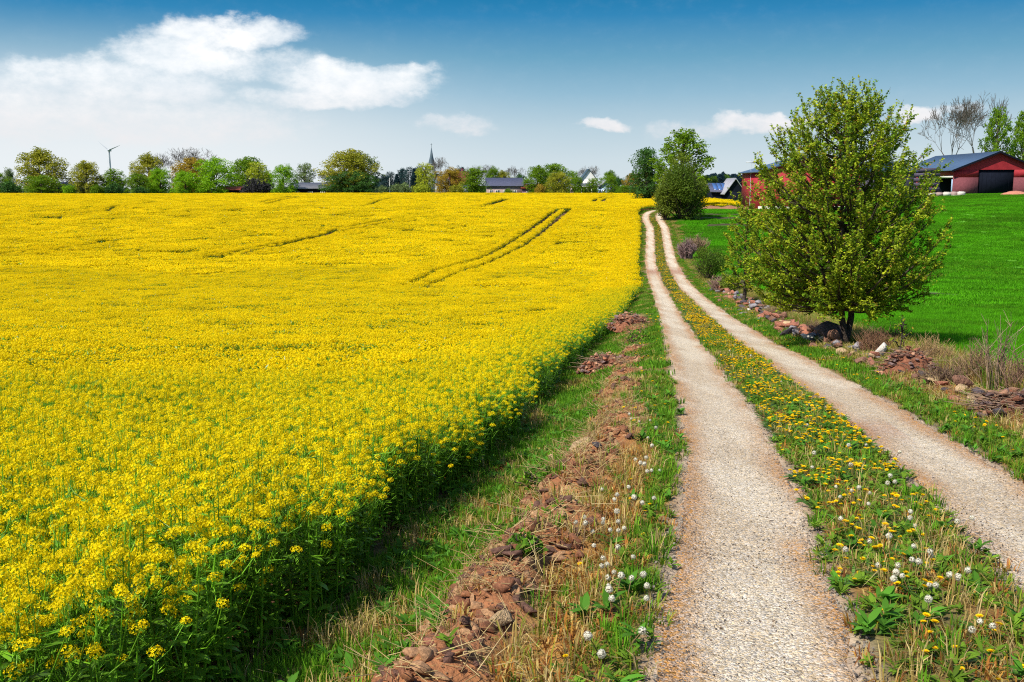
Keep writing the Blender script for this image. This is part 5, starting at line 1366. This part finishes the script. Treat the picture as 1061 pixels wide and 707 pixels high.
    for k in range(6):
        xx = -wd / 2 + wd * k / 5; b = MB(); b.box(xx - .14, xx + .14, -1.3, -1.05, -.3, ze - .1); b.build('veranda_post', [M_WHITE], vr)
    b = MB(); b.box(-wd / 2 - .3, wd / 2 + .3, -1.5, .1, ze - .098, ze + .1); b.build('veranda_roof', [M_WHITE], vr)
    gable_house('blue_white_house', 'pale blue house with grey roof right of the veranda house', 622, 636, 192.5, 187, 203, 352, 9, M_BLUEW, M_GREYR, 'y', windows=((-.25, 1.4, 1.0, 1.2), (.25, 1.4, 1.0, 1.2)))
    # church
    Y = 820; p = at(447.3, 178, Y); g = gz1(p.x, Y); k = Y / F
    root = empty('church', (p.x, Y, g)); tag(root, 'church with grey tower and thin dark pointed spire above the trees', 'church')
    zt = at(447, 170.5, Y).z - g; zs = at(447, 151.5, Y).z - g; h = 2.9
    w = MB(); w.box(-h, h, -h, h, -2, zt); w.box(-h - .25, h + .25, -h - .25, h + .25, zt, zt + .5); w.build('tower', [M_STONEW], root)
    s = MB(); n = 8
    V = [[math.cos(j / n * 6.283 + .39) * h * 1.0, math.sin(j / n * 6.283 + .39) * h * 1.0, zt + .5] for j in range(n)] + [[math.cos(j / n * 6.283 + .39) * h * .5, math.sin(j / n * 6.283 + .39) * h * .5, zt + (zs - zt) * .4] for j in range(n)] + [[0, 0, zs]]
    s.add(V, [[j, (j + 1) % n, n + (j + 1) % n, n + j] for j in range(n)] + [[n + j, n + (j + 1) % n, 2 * n, 2 * n] for j in range(n)]); so_ = s.build('spire', [M_SPIRE], root)
    c = MB(); c.box(-.12, .12, -.12, .12, zs - .6, zs + 2.2); c.box(-.7, .7, -.1, .1, zs + 1.2, zs + 1.45); c.build('cross', [M_SPIRE], so_)
    for sx in (-1, 1):
        c = MB(); c.box(sx * 1.2 - .5, sx * 1.2 + .5, -h - .08, -h + .02, zt - 4.5, zt - 1.5); c.build('louvre', [M_DARK], root)
    w = MB(); w.box(h + .01, h + 18, -4.5, 4.5, -2, zt * .42)
    V = [[x, y, z] for x in (h + .02, h + 18.3) for (y, z) in ((-5, zt * .42), (5, zt * .42), (0, zt * .72))]; w.build('nave', [M_STONEW], root)
    r = MB(); r.add(V, [[0, 1, 2, 2], [3, 4, 5, 5], [0, 2, 5, 3], [1, 2, 5, 4], [0, 1, 4, 3]]); r.build('nave_roof', [M_SPIRE], root)
    # wind turbine
    Y = 1500; p = at(113, 156, Y); g = gz1(p.x, Y); hub = p.z - g
    root = empty('wind_turbine', (p.x, Y, g)); tag(root, 'three bladed wind turbine rising behind the small tree on the left', 'wind turbine')
    w = MB(); w.tube(np.array([[0, 0, -3], [0, 0, hub * .5], [0, 0, hub - 1]]), [2.0, 1.6, 1.1], 14); w.build('tower', [M_STEEL], root, smooth=True)
    w = MB(); w.box(-1.5, 1.5, -2.5, 5, -1.4, 1.5); w.build('nacelle', [M_STEEL], root, loc=(0, 0, hub))
    w = MB(); w.tube(np.array([[0, -2.52, 0], [0, -3.4, 0], [0, -4.2, 0]]), [1.4, 1.1, .2], 10); w.build('hub', [M_STEEL], root, smooth=True, loc=(0, 0, hub))
    for (tx, ty) in ((104, 148), (123.5, 151.5), (112.3, 168)):
        q = at(tx, ty, Y); v = Vector((q.x - p.x, 0, q.z - p.z)); Lb = v.length * 1.15; v.normalize(); s_ = Vector((v.z, 0, -v.x))
        b = MB(); P = []
        for k_, wd_ in ((0, .55), (.15, 1.5), (.5, 1.0), (1, .25)):
            c = v * Lb * k_
            for sg, dy in ((-.35, .12), (.65, .0)):
                for th_ in (-1, 1): e = c + s_ * wd_ * sg * 1.1; P.append([e.x, -3 + dy + th_ * .22 * (1.2 - k_), e.z])
        f = []
        for i in range(3):
            o = i * 4; f += [[o, o + 2, o + 6, o + 4], [o + 1, o + 3, o + 7, o + 5], [o, o + 1, o + 5, o + 4], [o + 2, o + 3, o + 7, o + 6]]
        b.add(P, f); b.build('blade', [M_STEEL], root, loc=(0, 0, hub))
    # small posts
    def post(px, py0, Y, r, label, mat, arm=0, name='post'):
        p = at(px, py0, Y); g = gz1(p.x, Y); b = MB(); h_ = p.z - g; b.tube(np.array([[0, 0, -.5], [0, 0, h_]]), [r, r * .7], 8, cap=True)
        if arm: b.box(-arm, arm, -.06, .06, h_ - .5, h_ - .3)
        o = b.build(name, [mat]); o.location = (p.x, Y, g); tag(o, label, 'pole')
    post(424.5, 177, 400, .10, 'thin grey utility pole in front of the dark conifers', M_GREYR, .9, 'utility_pole')
    post(403.5, 184.5, 360, .16, 'short white post left of the utility pole', M_WHITE, 0, 'white_post')
    post(778.5, 166, 178, .05, 'thin antenna mast above the roof of the second red barn', M_STEEL, .9, 'antenna_mast')
    # dirt bank in front of the yellow strip
    b = MB(); n = 30
    V = []
    for i in range(n):
        x = 32 + 18 * i / (n - 1); z = gz1(x, 180)
        for (dy, dz) in ((-1.6, -.1), (-.5, .45), (.6, .6), (1.8, -.1)): V.append([x, 180 + dy + random.uniform(-.15, .15), z + dz * random.uniform(.6, 1.2)])
    b.add(V, [[i * 4 + k, (i + 1) * 4 + k, (i + 1) * 4 + k + 1, i * 4 + k + 1] for i in range(n - 1) for k in range(3)], 0, (.25, .12, .07))
    tag(b.build('earth_bank', [CLOD]), kind='structure')
make_buildings()
#--CUT3
